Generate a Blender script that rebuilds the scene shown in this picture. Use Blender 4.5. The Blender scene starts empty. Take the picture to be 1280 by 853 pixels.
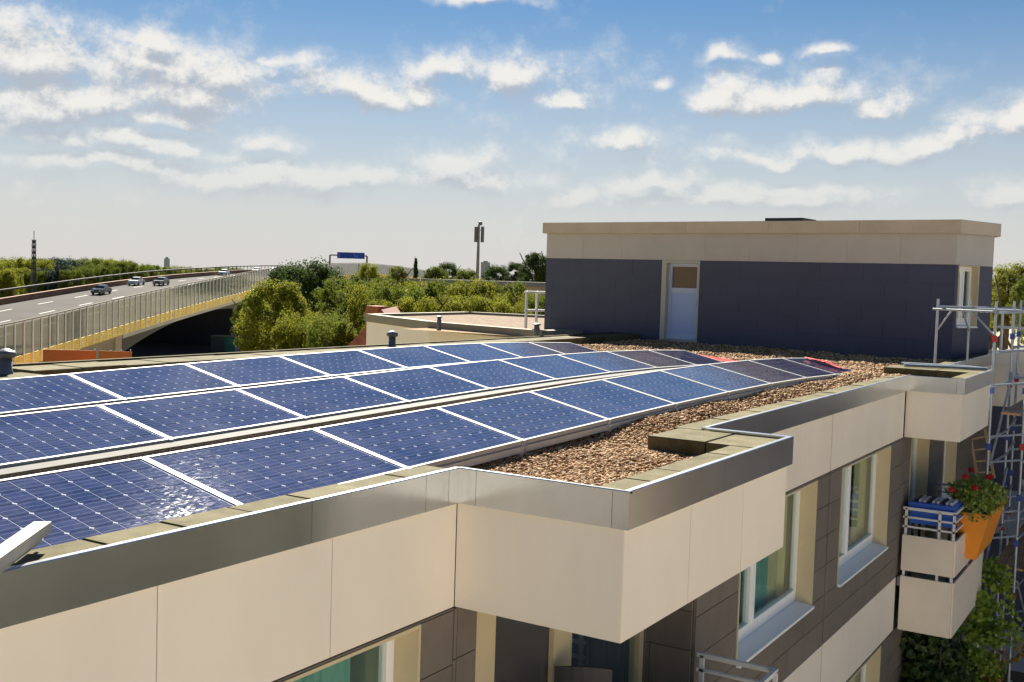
import bpy, math, random
import numpy as np
from mathutils import Vector, Matrix
random.seed(7); np.random.seed(7)
S = bpy.context.scene
COL = S.collection
rad = math.radians

# ------------------------------------------------------------------ camera
CF, YAW, PITCH, ROLL = 1368.23, 0.555626, -0.055679, 0.031296
CAM = Vector((-0.1082, -4.5301, 1.3933))
_d = Vector((math.cos(YAW)*math.cos(PITCH), math.sin(YAW)*math.cos(PITCH), math.sin(PITCH)))
_r0 = Vector((math.sin(YAW), -math.cos(YAW), 0)); _u0 = _r0.cross(_d)
_r = _r0*math.cos(ROLL) + _u0*math.sin(ROLL); _u = -_r0*math.sin(ROLL) + _u0*math.cos(ROLL)
cam = bpy.data.cameras.new('camera'); camo = bpy.data.objects.new('camera', cam); COL.objects.link(camo)
cam.sensor_width = 36; cam.lens = CF*36/1280; cam.clip_start = 0.1; cam.clip_end = 6000
camo.matrix_world = Matrix(((_r.x, _u.x, -_d.x, CAM.x), (_r.y, _u.y, -_d.y, CAM.y), (_r.z, _u.z, -_d.z, CAM.z), (0, 0, 0, 1)))
S.camera = camo

def ray(px, py): return _d + _r*((px-640)/CF) - _u*((py-426.5)/CF)
def at(px, py, depth): return CAM + ray(px, py)*depth          # a point of the place, at its distance from the viewpoint
def on(px, py, axis, val):
    v = ray(px, py); return CAM + v*((val-CAM[axis])/v[axis])

# ------------------------------------------------------------------ world, sun, exposure
SUN_AZ, SUN_EL = rad(41), rad(35)
sunv = Vector((math.cos(SUN_EL)*math.cos(SUN_AZ), math.cos(SUN_EL)*math.sin(SUN_AZ), math.sin(SUN_EL)))
sl = bpy.data.lights.new('sun', 'SUN'); sl.energy = 5.0; sl.angle = rad(0.55); sl.color = (1.0, 0.93, 0.80)
so = bpy.data.objects.new('sun', sl); COL.objects.link(so); so.location = (0, 0, 60)
so.rotation_euler = sunv.to_track_quat('Z', 'Y').to_euler()

W = bpy.data.worlds.new('World'); S.world = W; W.use_nodes = True
def build_world():
    nt = W.node_tree; nt.nodes.clear()
    def N(t, tree=nt, **k):
        n = tree.nodes.new(t)
        for a, b in k.items(): setattr(n, a, b)
        return n
    def M(op, a, b=None, c=None, tree=nt, clamp=False):
        n = N('ShaderNodeMath', tree, operation=op, use_clamp=clamp)
        for i, q in enumerate((a, b, c)):
            if q is None: continue
            if isinstance(q, (int, float)): n.inputs[i].default_value = q
            else: tree.links.new(q, n.inputs[i])
        return n.outputs[0]
    # cloud field: (azimuth, elevation) in degrees -> density
    g = bpy.data.node_groups.new('cloud_field', 'ShaderNodeTree')
    g.interface.new_socket('U', in_out='INPUT', socket_type='NodeSocketFloat')
    g.interface.new_socket('V', in_out='INPUT', socket_type='NodeSocketFloat')
    g.interface.new_socket('D', in_out='OUTPUT', socket_type='NodeSocketFloat')
    gi = N('NodeGroupInput', g); go = N('NodeGroupOutput', g); U, V = gi.outputs[0], gi.outputs[1]
    clouds = [(50, 70, 130, 48, 40), (150, 80, 130, 40, 34), (30, 135, 110, 34, 26), (120, 130, 130, 34, 22), (215, 120, 100, 30, 24), (150, 175, 130, 20, 16), (330, 225, 150, 22, 22), (560, 225, 120, 22, 20), (900, 250, 180, 20, 16), (185, 50, 62, 18, 12), (285, 88, 120, 36, 26),
              (355, 72, 40, 16, 10), (455, 116, 84, 30, 14), (525, 118, 22, 22, 10), (190, 150, 90, 24, 14), (225, 190, 80, 14, 10), (325, 178, 46, 16, 12),
              (565, 84, 56, 28, 16), (650, 96, 66, 28, 18), (705, 124, 30, 12, 8), (600, -4, 76, 12, 10),
              (780, 172, 34, 18, 12), (815, 104, 15, 12, 8), (910, 72, 30, 18, 10), (956, 76, 16, 9, 6), (1030, 68, 22, 9, 7),
              (930, 128, 74, 34, 18), (1020, 122, 80, 32, 20), (1090, 138, 50, 16, 12), (1050, 188, 140, 18, 14), (960, 196, 70, 12, 10), (1165, 180, 60, 18, 12),
              (1265, 150, 58, 30, 24), (1200, 170, 40, 12, 10), (555, 205, 62, 24, 24), (715, 250, 40, 18, 16), (820, 232, 80, 18, 14),
              (420, 220, 150, 18, 22), (1000, 238, 120, 12, 10), (1260, 245, 60, 18, 12), (120, 205, 110, 12, 12)]
    uvv = N('ShaderNodeCombineXYZ', g); g.links.new(U, uvv.inputs[0]); g.links.new(V, uvv.inputs[1]); g.links.new(V, uvv.inputs[2])
    def VM(op, a, b=None, c=None):
        n = N('ShaderNodeVectorMath', g, operation=op)
        for i, q in enumerate((a, b, c)):
            if q is None: continue
            if isinstance(q, tuple): n.inputs[i].default_value = q
            else: g.links.new(q, n.inputs[i])
        return n
    wn = N('ShaderNodeTexNoise', g); wn.inputs['Scale'].default_value = .33; wn.inputs['Detail'].default_value = 3
    wv = N('ShaderNodeCombineXYZ', g); g.links.new(U, wv.inputs[0]); g.links.new(V, wv.inputs[1]); g.links.new(wv.outputs[0], wn.inputs['Vector'])
    w0 = VM('SUBTRACT', wn.outputs['Color'], (.5, .5, .5)); w1 = N('ShaderNodeSeparateXYZ', g); g.links.new(w0.outputs[0], w1.inputs[0])
    w2 = N('ShaderNodeCombineXYZ', g); g.links.new(M('MULTIPLY', w1.outputs[0], 3.0, tree=g), w2.inputs[0])
    for q in (1, 2): g.links.new(M('MULTIPLY', w1.outputs[1], 2.0, tree=g), w2.inputs[q])
    uvv = VM('ADD', uvv.outputs[0], w2.outputs[0])
    cur = None; k = CF*math.pi/180
    for (px, py, rx, rt, rb) in clouds:
        v = ray(px, py).normalized()
        u0 = math.degrees(YAW - math.atan2(v.y, v.x)); v0 = math.degrees(math.asin(v.z))
        q = VM('MULTIPLY_ADD', uvv.outputs[0], (k/rx, k/rt, -k/rb), (-u0*k/rx, -v0*k/rt, v0*k/rb))
        q = VM('MAXIMUM', q.outputs[0], (-1e6, 0., 0.)); m = VM('LENGTH', q.outputs[0]).outputs['Value']
        cur = m if cur is None else M('SMOOTH_MIN', cur, m, 0.12, g)
    cur = M('SUBTRACT', 1.0, cur, tree=g)
    cb = N('ShaderNodeCombineXYZ', g); g.links.new(U, cb.inputs[0]); g.links.new(M('MULTIPLY', V, 1.15, tree=g), cb.inputs[1])
    def noise(scale, detail, rough, off):
        n = N('ShaderNodeTexNoise', g); n.inputs['Scale'].default_value = scale; n.inputs['Detail'].default_value = detail
        n.inputs['Roughness'].default_value = rough
        a = N('ShaderNodeVectorMath', g, operation='ADD'); g.links.new(cb.outputs[0], a.inputs[0]); a.inputs[1].default_value = (off, off*1.7, off*.3)
        g.links.new(a.outputs[0], n.inputs['Vector']); return n.outputs['Fac']
    n1 = noise(.42, 8, .66, 3.1); n2 = noise(.11, 3, .55, 11.0)
    far = M('SUBTRACT', n2, .70, tree=g)                               # scattered clouds over the rest of the sky
    base = M('MAXIMUM', cur, M('MULTIPLY', far, 3.0, tree=g), tree=g)
    e = M('ADD', base, M('MULTIPLY', M('SUBTRACT', n1, .5, tree=g), 2.8, tree=g), tree=g)
    g.links.new(e, go.inputs[0])

    tc = N('ShaderNodeTexCoord'); sp = N('ShaderNodeSeparateXYZ'); nt.links.new(tc.outputs['Generated'], sp.inputs[0])
    x, y, z = sp.outputs
    az = M('ARCTAN2', y, x)
    rel = M('SUBTRACT', YAW, az)
    rel = M('WRAP', rel, math.pi, -math.pi)
    U = M('MULTIPLY', rel, 180/math.pi); V = M('MULTIPLY', M('ARCSINE', z), 180/math.pi)
    def field(u, v):
        n = N('ShaderNodeGroup'); n.node_tree = g; nt.links.new(u, n.inputs[0]); nt.links.new(v, n.inputs[1]); return n.outputs[0]
    d0 = field(U, V); d1 = field(M('ADD', U, -.25), M('ADD', V, .75))
    def sstep(a, lo, hi):
        n = N('ShaderNodeMapRange', interpolation_type='SMOOTHSTEP'); nt.links.new(a, n.inputs[0])
        n.inputs[1].default_value = lo; n.inputs[2].default_value = hi; return n.outputs[0]
    mask = M('MAXIMUM', sstep(d0, -.30, .78), M('MULTIPLY', sstep(d0, -.6, .55), .42))
    lit = sstep(M('SUBTRACT', M('SUBTRACT', d0, d1), M('MULTIPLY', M('MAXIMUM', d0, 0.), .18)), -.55, .40)
    sky = N('ShaderNodeTexSky', sky_type='NISHITA', sun_disc=False, sun_elevation=SUN_EL, sun_rotation=math.pi/2-SUN_AZ,
            altitude=60, air_density=1.0, dust_density=0.0, ozone_density=3.0)
    def mix(f, a, b, bt='MIX'):
        n = N('ShaderNodeMix', data_type='RGBA', blend_type=bt)
        for i, q in ((0, f), (6, a), (7, b)):
            if isinstance(q, (int, float)): n.inputs[i].default_value = q
            elif isinstance(q, tuple): n.inputs[i].default_value = (*q, 1)
            else: nt.links.new(q, n.inputs[i])
        return n.outputs[2]
    ccol = mix(lit, CLOUD_DARK, CLOUD_LIT)
    # milky band of distant cloud over the horizon
    veil = M('MULTIPLY', sstep(V, 15.5, -1.), .95)
    s1 = mix(veil, SKY(sky, N, nt), HAZE_COL)
    fadeV = sstep(V, 1.5, 9.0)
    mk = M('MULTIPLY', M('MULTIPLY', mask, M('MULTIPLY_ADD', fadeV, .75, .2)), .93)
    s2 = mix(mk, s1, ccol)
    # below the horizon: dull ground colour
    bg = N('ShaderNodeBackground'); nt.links.new(s2, bg.inputs[0]); bg.inputs[1].default_value = SKY_STR
    out = N('ShaderNodeOutputWorld'); nt.links.new(bg.outputs[0], out.inputs[0])
SKY_STR = 0.05
W.cycles.sampling_method = 'MANUAL'; W.cycles.sample_map_resolution = 256
CLOUD_LIT = (4.75, 4.55, 4.2); CLOUD_DARK = (2.35, 2.5, 2.8); HAZE_COL = (3.38, 3.28, 3.22)
def SKY(sky, N, nt):
    h = N('ShaderNodeHueSaturation'); h.inputs['Saturation'].default_value = 1.18; h.inputs['Value'].default_value = .375
    nt.links.new(sky.outputs[0], h.inputs['Color']); return h.outputs[0]
build_world()
S.view_settings.view_transform = 'Standard'; S.view_settings.look = 'None'; S.view_settings.gamma = 1
S.view_settings.exposure = 2.0; S.view_settings.use_curve_mapping = False
S.cycles.max_bounces = 8; S.cycles.transparent_max_bounces = 24; S.cycles.sample_clamp_indirect = 6

# ------------------------------------------------------------------ materials
MATS = {}
def mat(name, col, rough=.7, metal=0., var=0., vscale=3., bump=0., bscale=40., col2=None, rnd=0., coat=0., stretch=(1, 1, 1), spec=.5, transl=0., coatr=.05):
    if name in MATS: return MATS[name]
    m = bpy.data.materials.new(name); m.use_nodes = True; nt = m.node_tree; b = nt.nodes['Principled BSDF']
    b.inputs['Base Color'].default_value = (*col, 1); b.inputs['Roughness'].default_value = rough; b.inputs['Metallic'].default_value = metal
    b.inputs['Specular IOR Level'].default_value = spec
    if coat: b.inputs['Coat Weight'].default_value = coat; b.inputs['Coat Roughness'].default_value = coatr
    tc = nt.nodes.new('ShaderNodeTexCoord'); mp = nt.nodes.new('ShaderNodeMapping'); nt.links.new(tc.outputs['Object'], mp.inputs[0]); mp.inputs['Scale'].default_value = stretch
    last = None
    if var or col2:
        n = nt.nodes.new('ShaderNodeTexNoise'); n.inputs['Scale'].default_value = vscale; n.inputs['Detail'].default_value = 6; n.inputs['Roughness'].default_value = .65
        nt.links.new(mp.outputs[0], n.inputs['Vector'])
        r = nt.nodes.new('ShaderNodeMapRange'); nt.links.new(n.outputs['Fac'], r.inputs[0]); r.inputs[1].default_value = .3; r.inputs[2].default_value = .7
        mx = nt.nodes.new('ShaderNodeMix'); mx.data_type = 'RGBA'; nt.links.new(r.outputs[0], mx.inputs[0])
        c2 = col2 or tuple(min(1, c*(1+var)) for c in col); c1 = col if col2 else tuple(c*(1-var) for c in col)
        mx.inputs[6].default_value = (*c1, 1); mx.inputs[7].default_value = (*c2, 1); last = mx.outputs[2]
    if rnd:
        oi = nt.nodes.new('ShaderNodeObjectInfo'); r = nt.nodes.new('ShaderNodeMapRange'); nt.links.new(oi.outputs['Random'], r.inputs[0])
        r.inputs[3].default_value = 1-rnd; r.inputs[4].default_value = 1+rnd
        hs = nt.nodes.new('ShaderNodeHueSaturation'); nt.links.new(r.outputs[0], hs.inputs['Value'])
        if last: nt.links.new(last, hs.inputs['Color'])
        else: hs.inputs['Color'].default_value = (*col, 1)
        last = hs.outputs[0]
    if last: nt.links.new(last, b.inputs['Base Color'])
    if bump:
        n = nt.nodes.new('ShaderNodeTexNoise'); n.inputs['Scale'].default_value = bscale; n.inputs['Detail'].default_value = 5
        nt.links.new(mp.outputs[0], n.inputs['Vector'])
        bp = nt.nodes.new('ShaderNodeBump'); bp.inputs['Strength'].default_value = bump; bp.inputs['Distance'].default_value = .02
        nt.links.new(n.outputs['Fac'], bp.inputs['Height']); nt.links.new(bp.outputs[0], b.inputs['Normal'])
    if transl:
        t = nt.nodes.new('ShaderNodeBsdfTranslucent'); ms = nt.nodes.new('ShaderNodeMixShader'); ms.inputs[0].default_value = transl
        if last: nt.links.new(last, t.inputs[0])
        else: t.inputs[0].default_value = (*col, 1)
        nt.links.new(b.outputs[0], ms.inputs[1]); nt.links.new(t.outputs[0], ms.inputs[2]); nt.links.new(ms.outputs[0], nt.nodes['Material Output'].inputs[0])
    MATS[name] = m; return m
def glassmat(name, tint, fac, rough=.02):
    m = bpy.data.materials.new(name); m.use_nodes = True; nt = m.node_tree; nt.nodes.clear()
    t = nt.nodes.new('ShaderNodeBsdfTransparent'); t.inputs[0].default_value = (*tint, 1)
    gl = nt.nodes.new('ShaderNodeBsdfGlossy'); gl.inputs['Roughness'].default_value = rough
    fr = nt.nodes.new('ShaderNodeLayerWeight'); fr.inputs[0].default_value = .5
    pw = nt.nodes.new('ShaderNodeMath'); pw.operation = 'POWER'; pw.inputs[1].default_value = 5.; nt.links.new(fr.outputs['Facing'], pw.inputs[0])
    mm = nt.nodes.new('ShaderNodeMath'); mm.operation = 'MULTIPLY_ADD'; mm.inputs[1].default_value = .9; mm.inputs[2].default_value = .03+fac; nt.links.new(pw.outputs[0], mm.inputs[0]); mm.use_clamp = True
    ms = nt.nodes.new('ShaderNodeMixShader'); nt.links.new(mm.outputs[0], ms.inputs[0]); nt.links.new(t.outputs[0], ms.inputs[1]); nt.links.new(gl.outputs[0], ms.inputs[2])
    o = nt.nodes.new('ShaderNodeOutputMaterial'); nt.links.new(ms.outputs[0], o.inputs[0]); MATS[name] = m; return m

WHITE_CLAD = mat('cream_cladding', (.89, .81, .685), .55, var=.042, vscale=1.2, stretch=(1.1, 1.1, .35), rnd=.025, bump=.03, bscale=120)
GREY_TILE = mat('grey_tile', (.175, .15, .125), .6, var=.12, vscale=2.2, rnd=.08, bump=.06, bscale=90)
SHADED_TILE = mat('shaded_grey_tile', (.048, .056, .105), .55, var=.10, vscale=.8, rnd=.015)  # grey tile with the blue of its shade put into the colour
REFLECT_BAND = mat('reflect_band', (.20, .26, .36), .6, var=.08, vscale=1.)  # wall band tinted blue so that the fascia reflects a cooler tone
SH_BAND = mat('stairhouse_band', (.47, .445, .41), .55, var=.05, vscale=1.3, rnd=.02)
DARK_GAP = mat('dark_joint', (.012, .011, .012), .8)
CORE = mat('wall_core', (.06, .055, .05), .9)
ALU = mat('mill_aluminium', (.62, .62, .61), .45, metal=.3, var=.06, vscale=6, bump=.02, bscale=60)
ALU_FRAME = mat('panel_frame_aluminium', (.40, .41, .41), .6, metal=.15, spec=.2)
FASCIA = mat('fascia_sheet', (.54, .56, .585), .24, metal=.92, var=.10, vscale=1.6, rnd=.05, bump=.004, bscale=3, stretch=(1, 1, .4))
PAVER = mat('concrete_paver', (.135, .118, .070), .9, col2=(.070, .064, .030), vscale=5, rnd=.12, bump=.35, bscale=55, spec=.08)
ROOFBASE = mat('roof_gravel_base', (.16, .11, .07), .95, col2=(.34, .25, .16), vscale=38, bump=.9, bscale=38, spec=.05)
ROOFDARK = mat('bitumen', (.05, .048, .045), .9, var=.2)
REVEAL = mat('cream_reveal', (.62, .52, .33), .6, var=.05)
PVC = mat('white_pvc', (.90, .91, .91), .35)
SILL = mat('sill_metal', (.86, .89, .90), .4)
PANE = glassmat('window_glass', (.90, .96, .93), .02)
INTERIOR = mat('room_dark', (.45, .52, .46), .9)
CURTAIN = mat('curtain', (.66, .58, .38), .9, var=.12, vscale=6, stretch=(8, 1, .4))
CURTAIN_TEAL = mat('curtain_teal', (.20, .40, .36), .9, var=.2, vscale=4, stretch=(8, 1, .4))
WHITE_METAL = mat('white_metal', (.72, .72, .70), .4, var=.06)
GALV = mat('galvanised', (.34, .38, .43), .45, metal=.4, var=.15, vscale=8)
CONC = mat('concrete', (.36, .34, .30), .9, var=.15, vscale=.6, bump=.1, bscale=8)
BLACKP = mat('black_plastic', (.02, .022, .03), .5)

# ------------------------------------------------------------------ mesh helpers
class MB:
    def __init__(s): s.v = []; s.f = []
    def add(s, vs, fs):
        o = len(s.v); s.v += [tuple(q) for q in vs]; s.f += [tuple(i+o for i in f) for f in fs]; return s
    def box(s, x0, x1, y0, y1, z0, z1):
        return s.add([(x0, y0, z0), (x1, y0, z0), (x1, y1, z0), (x0, y1, z0), (x0, y0, z1), (x1, y0, z1), (x1, y1, z1), (x0, y1, z1)],
                     [(0, 3, 2, 1), (4, 5, 6, 7), (0, 1, 5, 4), (1, 2, 6, 5), (2, 3, 7, 6), (3, 0, 4, 7)])
    def bbox(s, x0, x1, y0, y1, z0, z1, b):      # box with chamfered top edges
        return s.add([(x0, y0, z0), (x1, y0, z0), (x1, y1, z0), (x0, y1, z0), (x0, y0, z1-b), (x1, y0, z1-b), (x1, y1, z1-b), (x0, y1, z1-b),
                      (x0+b, y0+b, z1), (x1-b, y0+b, z1), (x1-b, y1-b, z1), (x0+b, y1-b, z1)],
                     [(0, 3, 2, 1), (0, 1, 5, 4), (1, 2, 6, 5), (2, 3, 7, 6), (3, 0, 4, 7), (4, 5, 9, 8), (5, 6, 10, 9), (6, 7, 11, 10), (7, 4, 8, 11), (8, 9, 10, 11)])
    def beam(s, p, q, w, h, up=(0, 0, 1)):       # rectangular bar from p to q
        p, q = Vector(p), Vector(q); a = (q-p).normalized(); b = a.cross(Vector(up)).normalized(); c = b.cross(a)
        vs = []
        for e in (p, q):
            for i, j in ((-1, -1), (1, -1), (1, 1), (-1, 1)): vs.append(e + b*(i*w/2) + c*(j*h/2))
        return s.add(vs, [(0, 3, 2, 1), (4, 5, 6, 7), (0, 1, 5, 4), (1, 2, 6, 5), (2, 3, 7, 6), (3, 0, 4, 7)])
    def tube(s, pts, r, n=8, r1=None):
        pts = [Vector(p) for p in pts]; rings = []; vs = []
        for i, p in enumerate(pts):
            a = (pts[min(i+1, len(pts)-1)] - pts[max(i-1, 0)]).normalized()
            ref = Vector((0, 0, 1)) if abs(a.z) < .9 else Vector((1, 0, 0))
            b = a.cross(ref).normalized(); c = a.cross(b)
            rr = r if r1 is None else r + (r1-r)*i/max(1, len(pts)-1)
            for k in range(n):
                t = 2*math.pi*k/n; vs.append(p + b*(rr*math.cos(t)) + c*(rr*math.sin(t)))
        fs = []
        for i in range(len(pts)-1):
            for k in range(n): fs.append((i*n+k, i*n+(k+1) % n, (i+1)*n+(k+1) % n, (i+1)*n+k))
        fs.append(tuple(range(n))); fs.append(tuple(range((len(pts)-1)*n, len(pts)*n))[::-1])
        return s.add(vs, fs)
    def lathe(s, c, prof, n=16):
        vs = []; fs = []
        for (r, z) in prof:
            for k in range(n):
                t = 2*math.pi*k/n; vs.append((c[0]+r*math.cos(t), c[1]+r*math.sin(t), c[2]+z))
        for i in range(len(prof)-1):
            for k in range(n): fs.append((i*n+k, i*n+(k+1) % n, (i+1)*n+(k+1) % n, (i+1)*n+k))
        fs.append(tuple(range(n))[::-1]); fs.append(tuple(range((len(prof)-1)*n, len(prof)*n)))
        return s.add(vs, fs)
    def prism(s, poly, z0, z1):
        n = len(poly); vs = [(x, y, z0) for x, y in poly] + [(x, y, z1) for x, y in poly]
        return s.add(vs, [tuple(range(n))[::-1], tuple(range(n, 2*n))] + [(i, (i+1) % n, n+(i+1) % n, n+i) for i in range(n)])
    def mesh(s, name, m):
        me = bpy.data.meshes.new(name); me.from_pydata(s.v, [], s.f); me.update()
        if m: me.materials.append(m)
        return me
    def build(s, name, m, parent=None, smooth=False):
        me = s.mesh(name, m)
        if smooth: me.shade_smooth()
        return link(name, me, parent)
def link(name, me, parent=None):
    o = bpy.data.objects.new(name, me); COL.objects.link(o)
    if parent: o.parent = parent
    return o
def tag(o, label=None, cat=None, group=None, kind=None):
    for k, v in (('label', label), ('category', cat), ('group', group), ('kind', kind)):
        if v: o[k] = v
    return o
def thing(name, label, cat, group=None, loc=(0, 0, 0), rot=(0, 0, 0)):
    o = bpy.data.objects.new(name, None); COL.objects.link(o); o.location = loc; o.rotation_euler = rot
    o.empty_display_size = .2
    return tag(o, label, cat, group)
def copy_tree(o, parent=None):
    c = o.copy(); COL.objects.link(c); c.parent = parent
    for ch in list(KIDS.get(o.name, ())): copy_tree(ch, c)
    return c
KIDS = {}
def kids(root):
    for ch in root.children: KIDS.setdefault(root.name, []).append(ch); kids(ch)
def np_mesh(name, V, Fq, m):
    me = bpy.data.meshes.new(name); V = np.asarray(V, np.float32); Fq = np.asarray(Fq, np.int32); k = Fq.shape[1]
    me.vertices.add(len(V)); me.vertices.foreach_set('co', V.ravel()); me.loops.add(Fq.size); me.loops.foreach_set('vertex_index', Fq.ravel())
    me.polygons.add(len(Fq)); me.polygons.foreach_set('loop_start', np.arange(0, Fq.size, k, dtype=np.int32))
    me.update(calc_edges=True); me.validate(); me.materials.append(m); return me

GZ = -12.5
# ------------------------------------------------------------------ ground
GR = mat('lawn_and_scrub', (.17, .15, .07), 1., col2=(.30, .25, .15), vscale=.05, bump=.3, bscale=2)  # ground colour paled to bounce light up at the bridge
tag(MB().add([(-3000, -3000, GZ), (4000, -3000, GZ), (4000, 4000, GZ), (-3000, 4000, GZ)], [(0, 1, 2, 3)]).build('ground', GR), kind='structure')
YARD = mat('bounce_paving', (.63, .55, .45), .9, var=.15, vscale=.3)
tag(MB().box(58.01, 190, -130, -9, GZ, GZ+.02).build('reflection_ground', mat('reflection_blue', (.085, .115, .17), .9, var=.2, vscale=.2)), kind='structure')  # unseen blue-grey ground added for the fascia to reflect
tag(MB().box(-90, 58, -110, -1, GZ, GZ+.02).build('bounce_yard', YARD), kind='structure')  # unseen pale ground added to bounce sunlight onto the shaded facades

# ------------------------------------------------------------------ main building
BLD = thing('apartment_building', 'long cream and grey panelled apartment block with gravel flat roof carrying the solar panels', 'building')
FH1, FH2, FO = .266, 1.062, .042
XB0, XB1, YB = 6.51, 10.07, -1.384
YM = -.518; XC0, XC1, YC = 19.09, 22.12, -1.407
XEND = 28.55
core = MB()
def tiles(parent, P, u0, u1, z0, z1, kind, seed=0, flip=False):
    """cladding pieces on a wall; P(u, d, z) gives a point d metres in front of the core"""
    rnd = random.Random(seed); g = .0016 if kind in ('slate', 'band') else .004
    if kind in ('white', 'band', 'cool'):
        n = max(1, round((u1-u0)/1.28)); us = [u0+(u1-u0)*i/n for i in range(n+1)]
        cells = [(us[i], us[i+1], z0, z1) for i in range(n)]; m = {'white': WHITE_CLAD, 'band': SH_BAND, 'cool': REFLECT_BAND}[kind]; nm = 'cladding_panel'
    else:
        rows = max(1, round((z1-z0)/.415)); h = (z1-z0)/rows; cells = []
        for r in range(rows):
            off = (int(round((z0+h*r)/.415)) % 2)*.55
            edges = [u0]; k = math.floor((u0-off)/1.1)+1
            while off+k*1.1 < u1-.02:
                if off+k*1.1 > u0+.02: edges.append(off+k*1.1)
                k += 1
            edges.append(u1)
            cells += [(edges[i], edges[i+1], z0+h*r, z0+h*(r+1)) for i in range(len(edges)-1)]
        m = SHADED_TILE if kind == 'slate' else GREY_TILE; nm = 'facade_tile'
    for (a, b, c, d) in cells:
        p = rnd.uniform(0, .0025); D = .028+p
        q = [P(a+g, D, c+g), P(b-g, D, c+g), P(b-g, D, d-g), P(a+g, D, d-g), P(a+g, 0, c+g), P(b-g, 0, c+g), P(b-g, 0, d-g), P(a+g, 0, d-g)]
        f = [(0, 1, 2, 3), (0, 4, 5, 1), (1, 5, 6, 2), (2, 6, 7, 3), (3, 7, 4, 0)]
        if flip: f = [t[::-1] for t in f]
        MB().add(q, f).build(nm, m, parent)
def window(parent, P, a, b, z0, z1, split=.5, flip=False, curt=((.62, 1.0, 'c'),), name='window', deep=.19):
    """opening a..b; frame set back; reveal, sill, two sashes, panes, room behind"""
    def Bx(mb, ua, ub, da, db, za, zb):
        vs = [P(u, d, z) for z in (za, zb) for d in (da, db) for u in (ua, ub)]
        f = [(0, 1, 3, 2), (4, 6, 7, 5), (0, 4, 5, 1), (1, 5, 7, 3), (3, 7, 6, 2), (2, 6, 4, 0)]
        if flip: f = [t[::-1] for t in f]
        return mb.add(vs, f)
    w = bpy.data.objects.new(name, None); COL.objects.link(w); w.parent = parent
    D = .032
    rv = MB(); Bx(rv, a, a+.025, -deep-.06, D+.006, z0, z1); Bx(rv, b-.025, b, -deep-.06, D+.006, z0, z1); Bx(rv, a+.025, b-.025, -deep-.06, D+.006, z1-.025, z1)
    rv.build('reveal', REVEAL, w)
    s = MB(); s.add([P(a+.026, -deep, z0+.03), P(b-.026, -deep, z0+.03), P(b-.026, .075, z0), P(a+.026, .075, z0), P(a+.026, .075, z0-.035), P(b-.026, .075, z0-.035), P(a+.026, -deep, z0-.035), P(b-.026, -deep, z0-.035)],
                    [(3, 2, 1, 0), (4, 5, 2, 3), (0, 1, 7, 6), (0, 6, 4, 3), (2, 5, 7, 1), (6, 7, 5, 4)]); s.build('sill', SILL, w)
    fr = MB(); a1, b1, c1, d1 = a+.026, b-.026, z0+.032, z1-.026; t = .055
    Bx(fr, a1, b1, -deep-.05, -deep+.01, c1, c1+.09); Bx(fr, a1, b1, -deep-.05, -deep+.01, d1-t, d1)
    Bx(fr, a1, a1+t, -deep-.05, -deep+.01, c1+.09, d1-t); Bx(fr, b1-t, b1, -deep-.05, -deep+.01, c1+.09, d1-t)
    mid = a1+(b1-a1)*split; Bx(fr, mid-.045, mid+.045, -deep-.05, -deep+.01, c1+.09, d1-t); fr.build('frame', PVC, w)
    for (ua, ub) in ((a1+t, mid-.045), (mid+.045, b1-t)):
        sa = MB(); q = .052; zz0, zz1 = c1+.09, d1-t
        Bx(sa, ua+.004, ub-.004, -deep-.045, -deep+.025, zz0+.004, zz0+q+.02); Bx(sa, ua+.004, ub-.004, -deep-.045, -deep+.025, zz1-q, zz1-.004)
        Bx(sa, ua+.004, ua+q, -deep-.045, -deep+.025, zz0+q+.02, zz1-q); Bx(sa, ub-q, ub-.004, -deep-.045, -deep+.025, zz0+q+.02, zz1-q)
        sa.build('sash', PVC, w)
        Bx(MB(), ua+q, ub-q, -deep-.018, -deep-.010, zz0+q+.02, zz1-q).build('pane', PANE, w)
    rm = MB(); R0 = -deep-.06; R1 = -deep-1.2
    rm.add([P(a, R0, z0), P(b, R0, z0), P(b, R1, z0), P(a, R1, z0), P(a, R0, z1), P(b, R0, z1), P(b, R1, z1), P(a, R1, z1)], [(0, 1, 2, 3), (4, 7, 6, 5), (3, 2, 6, 7), (0, 3, 7, 4), (1, 5, 6, 2)])
    rm.build('room_lining', INTERIOR, w)
    for (fa, fb, kd) in curt:
        n = max(4, int((fb-fa)*(b-a)/.05)); vs = []; fs = []
        for i in range(n+1):
            u = a+(b-a)*(fa+(fb-fa)*i/n); d = -deep-.16+.03*math.sin(i*1.9)+.012*math.sin(i*.7)
            vs += [P(u, d, z0+.06), P(u, d, z1-.02)]
            if i: fs.append((2*i-2, 2*i, 2*i+1, 2*i-1))
        MB().add(vs, fs).build('curtain', CURTAIN if kd == 'c' else CURTAIN_TEAL, w)
    return w

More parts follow.
